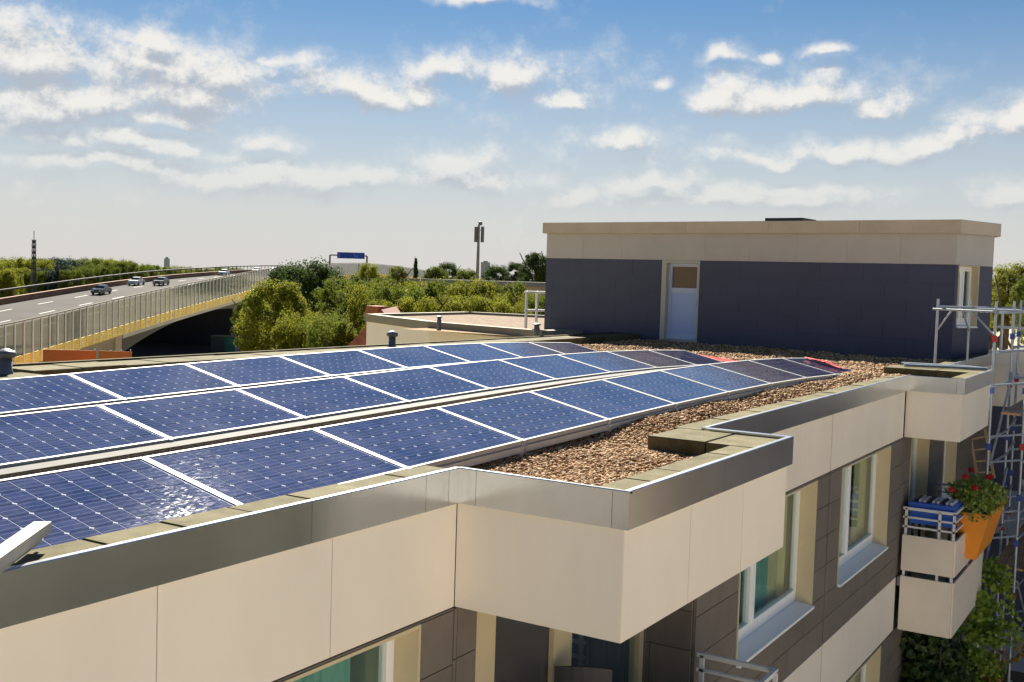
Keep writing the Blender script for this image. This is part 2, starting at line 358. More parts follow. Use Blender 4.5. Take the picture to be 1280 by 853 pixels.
def facade(P, u0, u1, bands, openings, seed, flip=False, detail=None, corebox=None):
    """bands: (z0, z1, kind); openings: (a, b, z0, z1)"""
    xs = sorted({u0, u1, *[o[0] for o in openings], *[o[1] for o in openings]})
    for (z0, z1, kind) in bands:
        zs = sorted({z0, z1, *[min(max(o[2], z0), z1) for o in openings], *[min(max(o[3], z0), z1) for o in openings]})
        ops = [o for o in openings if o[2] < z1-1e-4 and o[3] > z0+1e-4]
        if not ops: tiles(BLD, P, u0, u1, z0, z1, kind, seed, flip); continue
        oa = sorted(ops); zz0 = max(z0, min(o[2] for o in ops)); zz1 = min(z1, max(o[3] for o in ops))
        if zz0 > z0+.01: tiles(BLD, P, u0, u1, z0, zz0, kind, seed, flip)
        if zz1 < z1-.01: tiles(BLD, P, u0, u1, zz1, z1, kind, seed, flip)
        cur = u0
        for o in oa:
            if o[0] > cur+.01: tiles(BLD, P, cur, o[0], zz0, zz1, kind, seed+1, flip)
            cur = o[1]
        if cur < u1-.01: tiles(BLD, P, cur, u1, zz0, zz1, kind, seed+2, flip)
def corewall(P, u0, u1, z0, z1, openings, thick=.3):
    xs = sorted({u0, u1, *[min(max(q, u0), u1) for o in openings for q in o[:2]]}); zs = sorted({z0, z1, *[q for o in openings for q in o[2:4] if z0 < q < z1]})
    for i in range(len(xs)-1):
        for j in range(len(zs)-1):
            cx, cz = (xs[i]+xs[i+1])/2, (zs[j]+zs[j+1])/2
            if any(o[0] < cx < o[1] and o[2] < cz < o[3] for o in openings): continue
            vs = [P(u, d, z) for z in (zs[j], zs[j+1]) for d in (0, -thick) for u in (xs[i], xs[i+1])]
            core.add(vs, [(0, 1, 3, 2), (4, 6, 7, 5), (0, 4, 5, 1), (1, 5, 7, 3), (3, 7, 6, 2), (2, 6, 4, 0)])
# wall planes: core at 28 mm behind the cladding face
YL = FO+.028; YMc = YM+FO+.028
PL_ = lambda u, d, z: (u, YL-d, z)
PM_ = lambda u, d, z: (u, YMc-d, z)
BANDS = [(-1.062, -.20, 'white'), (-3.45, -1.066, 'grey'), (-4.38, -3.454, 'white'), (-6.76, -4.384, 'grey'), (-7.7, -6.764, 'white')]
opL = [(3.3, 6.13, -2.755, -1.085)]
opD = [(6.87, 10.0, -3.44, -1.075)]
facade(PL_, 1.0, 6.55, BANDS[:2], opL, 1); tiles(BLD, PL_, -8, .99, -1.062, -.2, 'white', 3); tiles(BLD, PL_, -2, .99, -3.45, -1.066, 'grey', 3)
tiles(BLD, PL_, -4, 6.55, -4.38, -3.454, 'white', 3)
facade(PL_, 6.552, 10.06, [(-3.45, -1.066, 'grey')], opD, 4)
opM = [(11.28, 14.1, -2.755, -1.095), (15.3, 18.2, -2.755, -1.095), (11.28, 14.1, -6.07, -4.41), (15.3, 18.2, -6.07, -4.41), (19.75, 21.3, -3.44, -1.095)]
facade(PM_, 10.075, 14.69, BANDS, opM[0:1]+opM[2:3], 6); facade(PM_, 14.715, 19.06, BANDS, opM[1:2]+opM[3:4], 9)
facade(PM_, 19.062, 22.2, [(-3.45, -1.066, 'grey'), (-6.76, -4.384, 'grey')], opM[4:5], 12)
facade(PM_, 22.2, XEND-.05, [(-1.062, -.2, 'white'), (-3.45, -1.066, 'grey'), (-4.38, -3.454, 'white'), (-6.76, -4.384, 'grey')], [(22.8, 24.2, -2.755, -1.095)], 15)
corewall(PL_, -8, 10.07, GZ, -.2, opL+opD); corewall(PM_, 10.071, XEND, GZ, -.2, opM+[(22.8, 24.2, -2.755, -1.095)])
MB().box(14.692, 14.713, YMc-.022, YMc-.001, -8, -.27).build('expansion_joint', DARK_GAP, BLD)
# step wall at the end of the balcony recess
PS = lambda u, d, z: (XB1-d, u, z)
tiles(BLD, PS, YMc, YL, -3.45, -1.07, 'grey', 20, flip=True)
core.box(XB1+.0005, XB1+.3, YMc+.001, YL-.001, -8, -.21)
# body, side, back
core.box(-8, XEND, 9.2, 9.44, GZ, -.21); core.box(-8.3, -8.001, YL, 9.44, GZ, -.21)
window(BLD, PL_, *opL[0], split=.42, curt=((.0, .2, 'c'), (.45, .9, 't')))  # teal curtain here stands in for a green tree reflection in the glass
window(BLD, PM_, *opM[0], split=.36, curt=((.75, .99, 'c'), (.0, .74, 't')))
window(BLD, PM_, *opM[1], split=.40, curt=((.74, .99, 'c'), (.0, .66, 't')))
window(BLD, PM_, *opM[2], split=.36, curt=((.45, .99, 'c'),)); window(BLD, PM_, *opM[3], split=.4, curt=((.5, .99, 'c'),))
window(BLD, PM_, *opM[4], split=.5, curt=((.7, .99, 'c'),), name='balcony_door')
window(BLD, PM_, 22.8, 24.2, -2.755, -1.095, split=.5)
# balcony door front under the first canopy
bd = bpy.data.objects.new('balcony_door', None); COL.objects.link(bd); bd.parent = BLD
MB().box(6.872, 7.16, YL-.02, YL+.1, -3.43, -1.08).build('door_post', REVEAL, bd); MB().box(8.12, 8.45, YL-.02, YL+.1, -3.43, -1.08).build('door_post', REVEAL, bd)
MB().box(9.90, 9.998, YL-.02, YL+.1, -3.43, -1.08).build('door_post', REVEAL, bd)
MB().box(7.161, 8.119, YL+.03, YL+.06, -3.43, -1.08).build('door_leaf', mat('dark_door', (.05, .05, .055), .5), bd)
vs = []; fs = []
for i in range(49):
    u = 8.451+1.448*i/48; vs += [(u, YL+.1+.025*math.sin(i*1.7), -3.43), (u, YL+.1+.025*math.sin(i*1.7), -1.08)]
    if i: fs.append((2*i-2, 2*i, 2*i+1, 2*i-1))
MB().add(vs, fs).build('curtain', mat('curtain_blue', (.07, .085, .13), .9), bd)
MB().box(8.451, 9.899, YL+.03, YL+.036, -3.43, -1.08).build('pane', PANE, bd)

# parapet fascias -------------------------------------------------------------
def fascia(p, q, inward, cuts=(), z0=-FH1, z1=0., parent=BLD, lip=.055, mat_=None):
    """folded sheet along p-q; cuts are distances from p"""
    p, q = Vector((*p, 0)), Vector((*q, 0)); L = (q-p).length; a = (q-p)/L; n = Vector((*inward, 0))
    ds = [0, *cuts, L]
    for i in range(len(ds)-1):
        s0, s1 = ds[i]+(.002 if i else 0), ds[i+1]-(.002 if i < len(ds)-2 else 0); A = p+a*s0; B = p+a*s1; t = .022
        mb = MB()
        pr = [(0, z0), (0, z1-.006), (.006, z1), (lip, z1-.004), (lip, z1-.02), (t, z1-.02), (t, z0)]
        vs = [A+n*d+Vector((0, 0, z)) for d, z in pr]+[B+n*d+Vector((0, 0, z)) for d, z in pr]; m = len(pr)
        mb.add(vs, [tuple(range(m)), tuple(range(m, 2*m))[::-1]]+[(k, m+k, m+(k+1) % m, (k+1) % m) for k in range(m)])
        o = mb.build('fascia_sheet', mat_ or FASCIA, parent)
fascia((-8, 0), (XB0+.02, 0), (0, 1), [2.6, 5.2, 7.8, 10.4, 12.92, 14.1, 14.38])
fascia((XB0, .02), (XB0, YB), (1, 0), [.17, 1.28])
fascia((XB0+.022, YB), (XB1, YB), (0, 1), [1.75])
fascia((XB1, YB+.022), (XB1, YM), (-1, 0), [])
fascia((XB1-.02, YM), (XC0, YM), (0, 1), [2.4, 4.8, 7.2, 8.85])
fascia((XC0, YM+.02), (XC0, YC), (1, 0), [.12, .78])
fascia((XC0+.022, YC), (XC1, YC), (0, 1), [1.6])
fascia((XC1, YC+.022), (XC1, YM), (-1, 0), [])
fascia((XC1-.02, YM), (XEND, YM), (0, 1), [2.5])
fascia((-8, 9.5), (XEND+.8, 9.5), (0, -1), [2.5*k for k in range(1, 14)], mat_=PAVER)
# canopy bays -----------------------------------------------------------------
for (x0, x1, yb, yi, nn) in ((XB0, XB1, YB, YL, 3), (XC0, XC1, YC, YMc, 2)):
    xa, xb, ya = x0+FO, x1-FO, yb+FO
    PX = lambda u, d, z, xa=xa: (xa+.028-d, u, z)
    tiles(BLD, PX, ya, yi-.03, -FH2, -.2, 'white' , 30, flip=True)
    PY = lambda u, d, z, ya=ya: (u, ya+.028-d, z)
    for k in range(nn):
        tiles(BLD, PY, xa+(xb-xa)*k/nn, xa+(xb-xa)*(k+1)/nn, -FH2, -.2, 'white', 31+k)
    core.box(xa+.029, xb-.03, ya+.029, yi-.001, -FH2+.01, -.21)
    PX2 = lambda u, d, z, xb=xb: (xb-.028+d, u, z)
    tiles(BLD, PX2, ya, min(yi-.03, YMc-.03), -FH2, -.2, 'white', 40)
core.build('wall_core', CORE, BLD)

# roof sheet and pavers --------------------------------------------------------
RF = MB()
ZR = -.205
for (x0, x1, y0, y1) in ((-8, XB0+.02, .03, 9.47), (XB0+.02, XB1-.03, YB+.03, 9.47), (XB1-.03, XC0+.02, YM+.03, 9.47), (XC0+.02, XC1-.03, YC+.03, 9.47), (XC1-.03, XEND+4, YM+.03, 9.47), (XEND-2, XEND+4, 9.47, 16)):
    RF.add([(x0, y0, ZR), (x1, y0, ZR), (x1, y1, ZR), (x0, y1, ZR)], [(0, 1, 2, 3)])
roof = RF.build('roof', ROOFBASE, BLD)
prnd = random.Random(5)
def paver(x0, x1, y0, y1, top=-.03, th=.16):
    t = top+prnd.uniform(-.004, .004); g = .004
    MB().bbox(x0+g, x1-g, y0+g, y1-g, t-th, t, .008).build('paver', PAVER, roof)
def strip_x(x0, x1, y0, y1, n=None, **k):
    n = n or max(1, round((x1-x0)/.5))
    for i in range(n): paver(x0+(x1-x0)*i/n, x0+(x1-x0)*(i+1)/n, y0, y1, **k)
strip_x(.0, XB0+.06, .058, .36)
strip_x(XB0+.07, 9.26, YB+.06, -1.05, 5)
strip_x(9.27, XB1-.06, YB+.06, -.82, 1); strip_x(9.27, XB1-.06, -.815, -.24, 1)
strip_x(XB1-.05, XC0+.05, YM+.06, -.17)
strip_x(XC0+.07, 21.2, YC+.06, -1.1, 4); strip_x(21.21, XC1-.06, YC+.06, -.55, 1); strip_x(21.21, XC1-.06, -.545, .4, 1)
strip_x(XC1, XEND, YM+.06, -.17)
strip_x(9.0, 29.0, 8.72, 9.44, 26, th=.17); strip_x(2.0, 8.99, 8.3, 8.95, 7, top=-.07)

# gravel stones ----------------------------------------------------------------
def _ss(t): t = np.clip(t, 0, 1); return t*t*(3-2*t)
def gravel_z(x, y):                               # the ballast is heaped up towards the mounting rails
    return ZR+.135*_ss((x-8.2)/3.0)*_ss((21.5-x)/2.5)*_ss((y+.17)/.55)
def gravel_bed():
    xs = np.linspace(8.0, 22.0, 57); ys = np.linspace(-.165, 1.25, 12); vs = [(float(x), float(y), float(gravel_z(x, y))+.004) for x in xs for y in ys]
    MB().add(vs, [(i*12+j, i*12+12+j, i*12+13+j, i*12+j+1) for i in range(56) for j in range(11)]).build('gravel_bed', ROOFBASE, roof, True)
gravel_bed()
def gravel():
    t = (1+5**.5)/2
    iv = np.array([(-1, t, 0), (1, t, 0), (-1, -t, 0), (1, -t, 0), (0, -1, t), (0, 1, t), (0, -1, -t), (0, 1, -t), (t, 0, -1), (t, 0, 1), (-t, 0, -1), (-t, 0, 1)], float); iv /= np.linalg.norm(iv[0])
    ifc = np.array([(0, 11, 5), (0, 5, 1), (0, 1, 7), (0, 7, 10), (0, 10, 11), (1, 5, 9), (5, 11, 4), (11, 10, 2), (10, 7, 6), (7, 1, 8), (3, 9, 4), (3, 4, 2), (3, 2, 6), (3, 6, 8), (3, 8, 9), (4, 9, 5), (2, 4, 11), (6, 2, 10), (8, 6, 7), (9, 8, 1)])
    rs = np.random.RandomState(3); pts = []
    def area(x0, x1, y0, y1, dens):
        n = int((x1-x0)*(y1-y0)*dens); p = np.stack([rs.uniform(x0, x1, n), rs.uniform(y0, y1, n)], 1); pts.append(p)
    area(XB0+.07, 9.26, -1.04, .9, 3300); area(9.26, 10.1, -.23, .9, 2800); area(10.1, 13, -.16, .9, 2000); area(13, 20, -.16, .8, 1100)
    area(20, 22, -.16, 3.2, 620); area(22, 27, -.16, 3.2, 420); area(20, 28, 3.2, 8.6, 240)
    P = np.concatenate(pts); n = len(P)
    sc = (.007+.013*rs.uniform(0, 1, (n, 1))**1.6)*(1+np.clip(P[:, :1]-11, 0, 9)*.09)*np.array([[1.25, 1., .72]])*rs.uniform(.8, 1.25, (n, 3))
    V = iv[None]*sc[:, None]*(1+rs.uniform(-.18, .18, (n, 12, 1)))
    a = rs.uniform(0, 6.28, n); c, s = np.cos(a), np.sin(a); b = rs.uniform(-.6, .6, n); cb, sb = np.cos(b), np.sin(b)
    y = V[..., 1]*cb[:, None]-V[..., 2]*sb[:, None]; z = V[..., 1]*sb[:, None]+V[..., 2]*cb[:, None]; x = V[..., 0]
    X = x*c[:, None]-y*s[:, None]+P[:, :1]; Y = x*s[:, None]+y*c[:, None]+P[:, 1:]
    bumpz = .012*np.sin(P[:, 0]*3.1+P[:, 1]*2)+.01*np.sin(P[:, 1]*7-P[:, 0]*1.7)
    Z = z+(gravel_z(P[:, 0], P[:, 1])+.012+rs.uniform(0, .03, n)+bumpz)[:, None]
    Vv = np.stack([X, Y, Z], 2).reshape(-1, 3); Ff = (ifc[None]+12*np.arange(n)[:, None, None]).reshape(-1, 3)
    m = bpy.data.materials.new('pebbles'); m.use_nodes = True; nt = m.node_tree; bs = nt.nodes['Principled BSDF']; bs.inputs['Roughness'].default_value = .85; bs.inputs['Specular IOR Level'].default_value = .15
    gm = nt.nodes.new('ShaderNodeNewGeometry'); cr = nt.nodes.new('ShaderNodeValToRGB'); nt.links.new(gm.outputs['Random Per Island'], cr.inputs[0])
    el = cr.color_ramp.elements; el[0].color = (.11, .065, .032, 1); el[1].color = (.68, .52, .34, 1)
    for p_, c_ in ((.25, (.27, .15, .065, 1)), (.5, (.38, .23, .115, 1)), (.72, (.47, .31, .175, 1)), (.88, (.26, .195, .13, 1))):
        e = el.new(p_); e.color = c_
    nt.links.new(cr.outputs[0], bs.inputs['Base Color'])
    tag(link('gravel', np_mesh('gravel', Vv, Ff, m)), 'brown and buff round roof gravel beside the solar panels', 'gravel', kind='stuff')
gravel()

# ------------------------------------------------------------------ solar panels
PLEN, PW, TILT = 1.67, 1.0, .213
def cellmat():
    m = bpy.data.materials.new('solar_cell'); m.use_nodes = True; nt = m.node_tree; b = nt.nodes['Principled BSDF']
    tc = nt.nodes.new('ShaderNodeTexCoord'); sp = nt.nodes.new('ShaderNodeSeparateXYZ'); nt.links.new(tc.outputs['Object'], sp.inputs[0])
    def M(op, a, b_=None, c=None):
        n = nt.nodes.new('ShaderNodeMath'); n.operation = op
        for i, q in enumerate((a, b_, c)):
            if q is None: continue
            if isinstance(q, (int, float)): n.inputs[i].default_value = q
            else: nt.links.new(q, n.inputs[i])
        return n.outputs[0]
    # three bus bars per cell, running along the row
    fy = M('FRACT', M('MULTIPLY_ADD', sp.outputs[1], 3/.1585, -.0245*3/.1585))
    bar = M('LESS_THAN', M('ABSOLUTE', M('SUBTRACT', fy, .5)), .034)
    oi = nt.nodes.new('ShaderNodeObjectInfo')
    mx = nt.nodes.new('ShaderNodeMix'); mx.data_type = 'RGBA'; nt.links.new(bar, mx.inputs[0])
    hs = nt.nodes.new('ShaderNodeHueSaturation'); hs.inputs['Color'].default_value = (.015, .018, .060, 1)
    r = nt.nodes.new('ShaderNodeMapRange'); nt.links.new(oi.outputs['Random'], r.inputs[0]); r.inputs[3].default_value = .8; r.inputs[4].default_value = 1.2; nt.links.new(r.outputs[0], hs.inputs['Value'])
    nt.links.new(hs.outputs[0], mx.inputs[6]); mx.inputs[7].default_value = (.10, .115, .17, 1); nt.links.new(mx.outputs[2], b.inputs['Base Color'])
    b.inputs['Roughness'].default_value = .6; b.inputs['Specular IOR Level'].default_value = .0
    b.inputs['Coat Weight'].default_value = 1.; b.inputs['Coat Roughness'].default_value = .03; b.inputs['Coat IOR'].default_value = 2.0
    # dust film tinted pale violet-blue for reflected sky; faceted (prismatic) cover glass
    geo = nt.nodes.new('ShaderNodeNewGeometry')
    dn = nt.nodes.new('ShaderNodeTexNoise'); nt.links.new(geo.outputs['Position'], dn.inputs['Vector']); dn.inputs['Scale'].default_value = 1.7; dn.inputs['Detail'].default_value = 7; dn.inputs['Roughness'].default_value = .7
    dr_ = nt.nodes.new('ShaderNodeMapRange'); nt.links.new(dn.outputs['Fac'], dr_.inputs[0]); dr_.inputs[1].default_value = .38; dr_.inputs[2].default_value = .78; dr_.inputs[4].default_value = .34
    m2 = nt.nodes.new('ShaderNodeMix'); m2.data_type = 'RGBA'; nt.links.new(dr_.outputs[0], m2.inputs[0]); nt.links.new(mx.outputs[2], m2.inputs[6]); m2.inputs[7].default_value = (.15, .15, .23, 1); nt.links.new(m2.outputs[2], b.inputs['Base Color'])
    mp = nt.nodes.new('ShaderNodeMapping'); nt.links.new(geo.outputs['Position'], mp.inputs[0]); mp.inputs['Scale'].default_value = (34, 105, 105)
    vo = nt.nodes.new('ShaderNodeTexVoronoi'); nt.links.new(mp.outputs[0], vo.inputs['Vector']); vo.inputs['Scale'].default_value = 1.
    v1 = nt.nodes.new('ShaderNodeVectorMath'); v1.operation = 'SUBTRACT'; nt.links.new(vo.outputs['Color'], v1.inputs[0]); v1.inputs[1].default_value = (.5, .5, .5)
    v2 = nt.nodes.new('ShaderNodeVectorMath'); v2.operation = 'MULTIPLY_ADD'; nt.links.new(v1.outputs[0], v2.inputs[0]); v2.inputs[1].default_value = (.045, .045, .02); nt.links.new(geo.outputs['Normal'], v2.inputs[2])
    v3 = nt.nodes.new('ShaderNodeVectorMath'); v3.operation = 'NORMALIZE'; nt.links.new(v2.outputs[0], v3.inputs[0]); nt.links.new(v3.outputs[0], b.inputs['Coat Normal'])
    MATS['cell'] = m; return m
CELL = cellmat()
SHEET = mat('panel_backsheet', (.38, .41, .50), .6, coat=1., coatr=.03, spec=0.)
CP = .1585; CX0, CY0 = (PLEN-10*CP)/2, (PW-6*CP)/2
def cell_poly(mb, x, y, z):
    h, k, c = .0748, .0762, .0105; cx, cy = x+CP/2, y+CP/2
    vs = [(cx-h+c, cy-k, z), (cx+h-c, cy-k, z), (cx+h, cy-k+c, z), (cx+h, cy+k-c, z), (cx+h-c, cy+k, z), (cx-h+c, cy+k, z), (cx-h, cy+k-c, z), (cx-h, cy-k+c, z)]
    low = [(a, b, z-.0012) for a, b, _ in vs]
    return mb.add(vs+low, [tuple(range(8))]+[(i, 8+i, 8+(i+1) % 8, (i+1) % 8) for i in range(8)])
def fr_mesh():
    mb = MB(); g = .006; x0, x1, y0, y1 = g, PLEN-g, g, PW-g; t = .020; z0, z1 = -.042, 0.
    o = [(x0, y0), (x1, y0), (x1, y1), (x0, y1)]; i = [(x0+t, y0+t), (x1-t, y0+t), (x1-t, y1-t), (x0+t, y1-t)]
    vs = [(*p, z0) for p in o]+[(*p, z1) for p in o]+[(*p, z1) for p in i]+[(*p, z1-.008) for p in i]
    fs = []
    for k in range(4):
        j = (k+1) % 4; fs += [(k, j, 4+j, 4+k), (4+k, 4+j, 8+j, 8+k), (8+k, 8+j, 12+j, 12+k)]
    fs.append((0, 3, 2, 1)); return mb.add(vs, fs).mesh('panel_frame', ALU_FRAME)
me_frame = fr_mesh()
me_sheet = MB().add([(.026, .026, -.0075), (PLEN-.026, .026, -.0075), (PLEN-.026, PW-.026, -.0075), (.026, PW-.026, -.0075)], [(0, 1, 2, 3)]).mesh('backsheet', SHEET)
_m = MB()
for i in range(10):
    for j in range(6): cell_poly(_m, CX0+i*CP, CY0+j*CP, -.0055)
me_cells = _m.mesh('cells', CELL)
me_rail = MB().box(.0, PLEN, -.012, .03, -.105, -.050).box(.0, PLEN, -.02, -.013, -.105, -.097).mesh('mounting_rail', ALU)
me_clamp = MB().box(-.020, .020, -.006, .03, -.045, .004).box(-.03, .03, -.03, .02, -.16, -.046).mesh('clamp', ALU)
_tt = math.tan(TILT)
def _tray():
    vs = [(x, y, -.024-y*_tt+dz) for dz in (-.012, 0) for x, y in ((.0, -.21), (PLEN, -.21), (PLEN, -.012), (.0, -.012))]
    return MB().add(vs, [(0, 3, 2, 1), (4, 5, 6, 7), (0, 1, 5, 4), (1, 2, 6, 5), (2, 3, 7, 6), (3, 0, 4, 7)]).mesh('cable_tray', mat('tray_metal', (.115, .115, .112), .8, var=.12, vscale=5, spec=.1))
me_tray = _tray()
me_leg = MB().box(-.02, .02, PW-.05, PW-.02, -.42, -.043).mesh('rear_leg', ALU)
me_cellrow = {}
ROWS = [('outer', 4.7816, .42, -.02, -2, 9, ' beside the gravel'), ('middle', 6.2784, 2.8345, -.025, -2, 8, ''), ('rear', 7.692, 5.2077, -.017, -2, 7, ' beside the kerb')]
def hump(X):
    t = (max(X, 2.5)-8)/8; return .1553*t+.0019*t*t-.0886*t**3
def ordinal(n): return ['last', 'second', 'third', 'fourth', 'fifth', 'sixth', 'seventh', 'eighth', 'ninth', 'tenth', 'eleventh', 'twelfth'][n]
for (rn, x0, yl, dz, i0, i1, desc) in ROWS:
    for i in range(i0, i1):
        X = x0+i*PLEN; za, zb = dz+hump(X), dz+hump(X+PLEN)
        k = i1-1-i
        lab = ('grey-reflecting' if k < 4 else 'blue') + ' solar panel, ' + ('nearest' if k == 0 else ordinal(k)+' from') + ' the stairhouse in the ' + rn + ' row' + desc
        t = thing('solar_panel', lab, 'solar panel', 'solar panels on the flat roof', (X, yl, za))
        t.rotation_euler = (Matrix.Rotation(-math.atan2(zb-za, PLEN), 3, 'Y') @ Matrix.Rotation(TILT, 3, 'X')).to_euler()
        link('panel_frame', me_frame, t); link('backsheet', me_sheet, t); link('mounting_rail', me_rail, t)
        c = link('clamp', me_clamp, t); c = link('clamp', me_clamp, t); c.location.x = PLEN
        l = link('rear_leg', me_leg, t); l.location.x = .04; l = link('rear_leg', me_leg, t); l.location.x = PLEN-.04
        if rn != 'outer': link('cable_tray', me_tray, t)
        near = (rn == 'outer' and i < 4) or (rn == 'middle' and i < 2) or (rn == 'rear' and i < 1)
        if near:
            for a in range(10):
                for b in range(6):
                    if (a, b) not in me_cellrow:
                        me_cellrow[(a, b)] = cell_poly(MB(), CX0+a*CP, CY0+b*CP, -.0055).mesh('cell', CELL)
                    link('cell', me_cellrow[(a, b)], t)
        else:
            tag(link('cells', me_cells, t), kind='stuff')

# ------------------------------------------------------------------ rooftop stairhouse
SH = thing('stairhouse', 'rooftop stairhouse with blue shade painted into grey tiles, cream top band and skylight-tinted white door', 'rooftop building')
SA = rad(85.0); SC = Vector((27.36, .278)); SLEN, SDEP = 11.81, 1.674
ZT, ZCB, ZG, ZB = 3.133, 2.82, 2.077, -.2
_e = Vector((math.cos(SA), math.sin(SA))); _n = Vector((_e.y, -_e.x))       # _e along the wall, _n away from the viewer
SR = -.3538; _g = Vector((math.cos(SR), math.sin(SR)))
PF = lambda u, d, z: (*(SC+_e*u-_n*(d-.03)), z)
_gn = Vector((_g.y, -_g.x))
PG = lambda u, d, z: (*(SC+_g*u+_gn*(d-.03)), z)
D0, D1 = 6.687, 7.853
_B = BLD; BLD = SH
facade(PF, .0, SLEN, [(ZB, ZG, 'slate'), (ZG+.004, ZCB+.05, 'band')], [(D0, D1, ZB, ZG)], 50, flip=True)
facade(PG, .0, SDEP, [(ZB, ZG, 'slate'), (ZG+.004, ZCB+.05, 'band')], [(.12, 1.05, .62, ZG)], 55)
shc = MB()
# house body behind the cladding, with the door and window recesses left open
_k = Vector((math.cos(rad(24)), math.sin(rad(24))))
C = [SC+_n*.03-_gn*0, SC+_e*SLEN+_n*.03, SC+_e*SLEN+_n*5.5, SC+_g*SDEP+_k*4.6, SC+_g*SDEP-_gn*.03]
def wallseg(p, q, z0, z1, nrm, t=.25):
    p, q, nrm = Vector(p), Vector(q), Vector(nrm)
    vs = [(*a, z) for z in (z0, z1) for a in (p, q, q+nrm*t, p+nrm*t)]
    shc.add(vs, [(0, 3, 2, 1), (4, 5, 6, 7), (0, 1, 5, 4), (1, 2, 6, 5), (2, 3, 7, 6), (3, 0, 4, 7)])
o_ = SC+_n*.031
wallseg(o_+_e*.05, o_+_e*D0, ZB, ZG, _n); wallseg(o_+_e*D1, o_+_e*SLEN, ZB, ZG, _n); wallseg(o_+_e*.05, o_+_e*SLEN, ZG, ZCB, _n)
og = SC-_gn*.031
wallseg(og+_g*.05, og+_g*.12, ZB, ZG, -_gn); wallseg(og+_g*1.05, og+_g*SDEP, ZB, ZG, -_gn); wallseg(og+_g*.05, og+_g*SDEP, ZG, ZCB, -_gn); wallseg(og+_g*.12, og+_g*1.05, ZB, .62, -_gn)
wallseg(C[1], C[2], ZB, ZCB, -_e); wallseg(C[2], C[3]+_n*0, ZB, ZCB, -_n); wallseg(C[4], C[3], ZB, ZCB, _e)
shc.build('wall_core', CORE, SH)
# cornice: one folded ring
ov = .10
def off(p, a): return (p.x+a.x, p.y+a.y)
ring = [SC-_n*ov+_gn*ov, SC+_e*(SLEN+ov)-_n*ov, SC+_e*(SLEN+ov)+_n*5.6, SC+_g*(SDEP+ov)+_k*4.7, SC+_g*(SDEP+ov)+_gn*ov]
for i in range(5):
    p, q = ring[i], ring[(i+1) % 5]; L = (q-p).length; a = (q-p)/L; inn = Vector((a.y, -a.x))
    if inn.dot(Vector((SC+_e*5+_n*2))-p) < 0: inn = -inn
    k = max(1, round(L/2.4))
    for j in range(k):
        A, B2 = p+a*(L*j/k+.003), p+a*(L*(j+1)/k-.003); pr = [(0, ZCB), (0, ZT-.008), (.008, ZT), (.3, ZT-.01), (.3, ZT-.04), (.03, ZT-.04), (.03, ZCB)]; m = len(pr)
        mb = MB(); vs = [(*(A+inn*d), z) for d, z in pr]+[(*(B2+inn*d), z) for d, z in pr]
        mb.add(vs, [tuple(range(m)), tuple(range(m, 2*m))[::-1]]+[(t, m+t, m+(t+1) % m, (t+1) % m) for t in range(m)]); mb.build('cornice_sheet', mat('cornice_metal', (.50, .42, .33), .45, metal=.4, var=.1, vscale=1., rnd=.06), SH)
_rc = sum(ring, Vector((0, 0)))/5
MB().prism([tuple(_rc+(q-_rc)*.96) for q in ring], ZT-.14, ZT-.045).build('roof', ROOFDARK, SH)
hp = SC+_e*5.2+_n*2.0; MB().prism([tuple(hp+_e*a+_n*b) for a, b in ((-.55, 0), (.55, 0), (.55, 1), (-.55, 1))], ZT-.04, ZT+.22).build('roof_hatch', BLACKP, SH)
# door
DW = mat('skylit_white_door', (.38, .50, .78), .45); DF = mat('door_trim', (.48, .57, .74), .5)  # white door; the skylight's blue is painted into leaf and frame
def PB(mb, P, ua, ub, da, db, za, zb):
    vs = [P(u, d, z) for z in (za, zb) for d in (da, db) for u in (ua, ub)]
    return mb.add(vs, [(0, 1, 3, 2), (4, 6, 7, 5), (0, 4, 5, 1), (1, 5, 7, 3), (3, 7, 6, 2), (2, 6, 4, 0)])
dr = bpy.data.objects.new('door', None); COL.objects.link(dr); dr.parent = SH
mb = MB(); PB(mb, PF, D0, D0+.05, -.25, .036, ZB, ZG); PB(mb, PF, D1-.14, D1, -.25, .036, ZB, ZG); PB(mb, PF, D0+.05, D1-.14, -.25, .036, ZG-.07, ZG); mb.build('door_trim', mat('door_reveal', (.45, .45, .40), .6), dr)
a, b = D0+.052, D1-.142
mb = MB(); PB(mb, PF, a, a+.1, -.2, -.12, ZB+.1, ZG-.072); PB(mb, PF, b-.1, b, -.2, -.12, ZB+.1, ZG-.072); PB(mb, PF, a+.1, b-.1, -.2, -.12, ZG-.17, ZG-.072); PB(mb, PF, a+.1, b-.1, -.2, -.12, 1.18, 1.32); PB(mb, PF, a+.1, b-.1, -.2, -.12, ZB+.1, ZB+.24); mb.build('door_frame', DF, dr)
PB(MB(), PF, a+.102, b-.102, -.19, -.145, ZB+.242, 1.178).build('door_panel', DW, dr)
PB(MB(), PF, a+.102, b-.102, -.18, -.16, 1.322, ZG-.172).build('door_pane', mat('brown_glass', (.13, .075, .04), .25), dr)
PB(MB(), PF, a, b, -.25, .06, ZB, ZB+.098).build('threshold', CONC, dr)
PB(MB(), PF, a+.03, a+.06, -.12, -.07, .82, .98).build('handle', BLACKP, dr)
window(SH, PG, .12, 1.05, .62, ZG, split=.5, curt=(), deep=.16)
BLD = _B

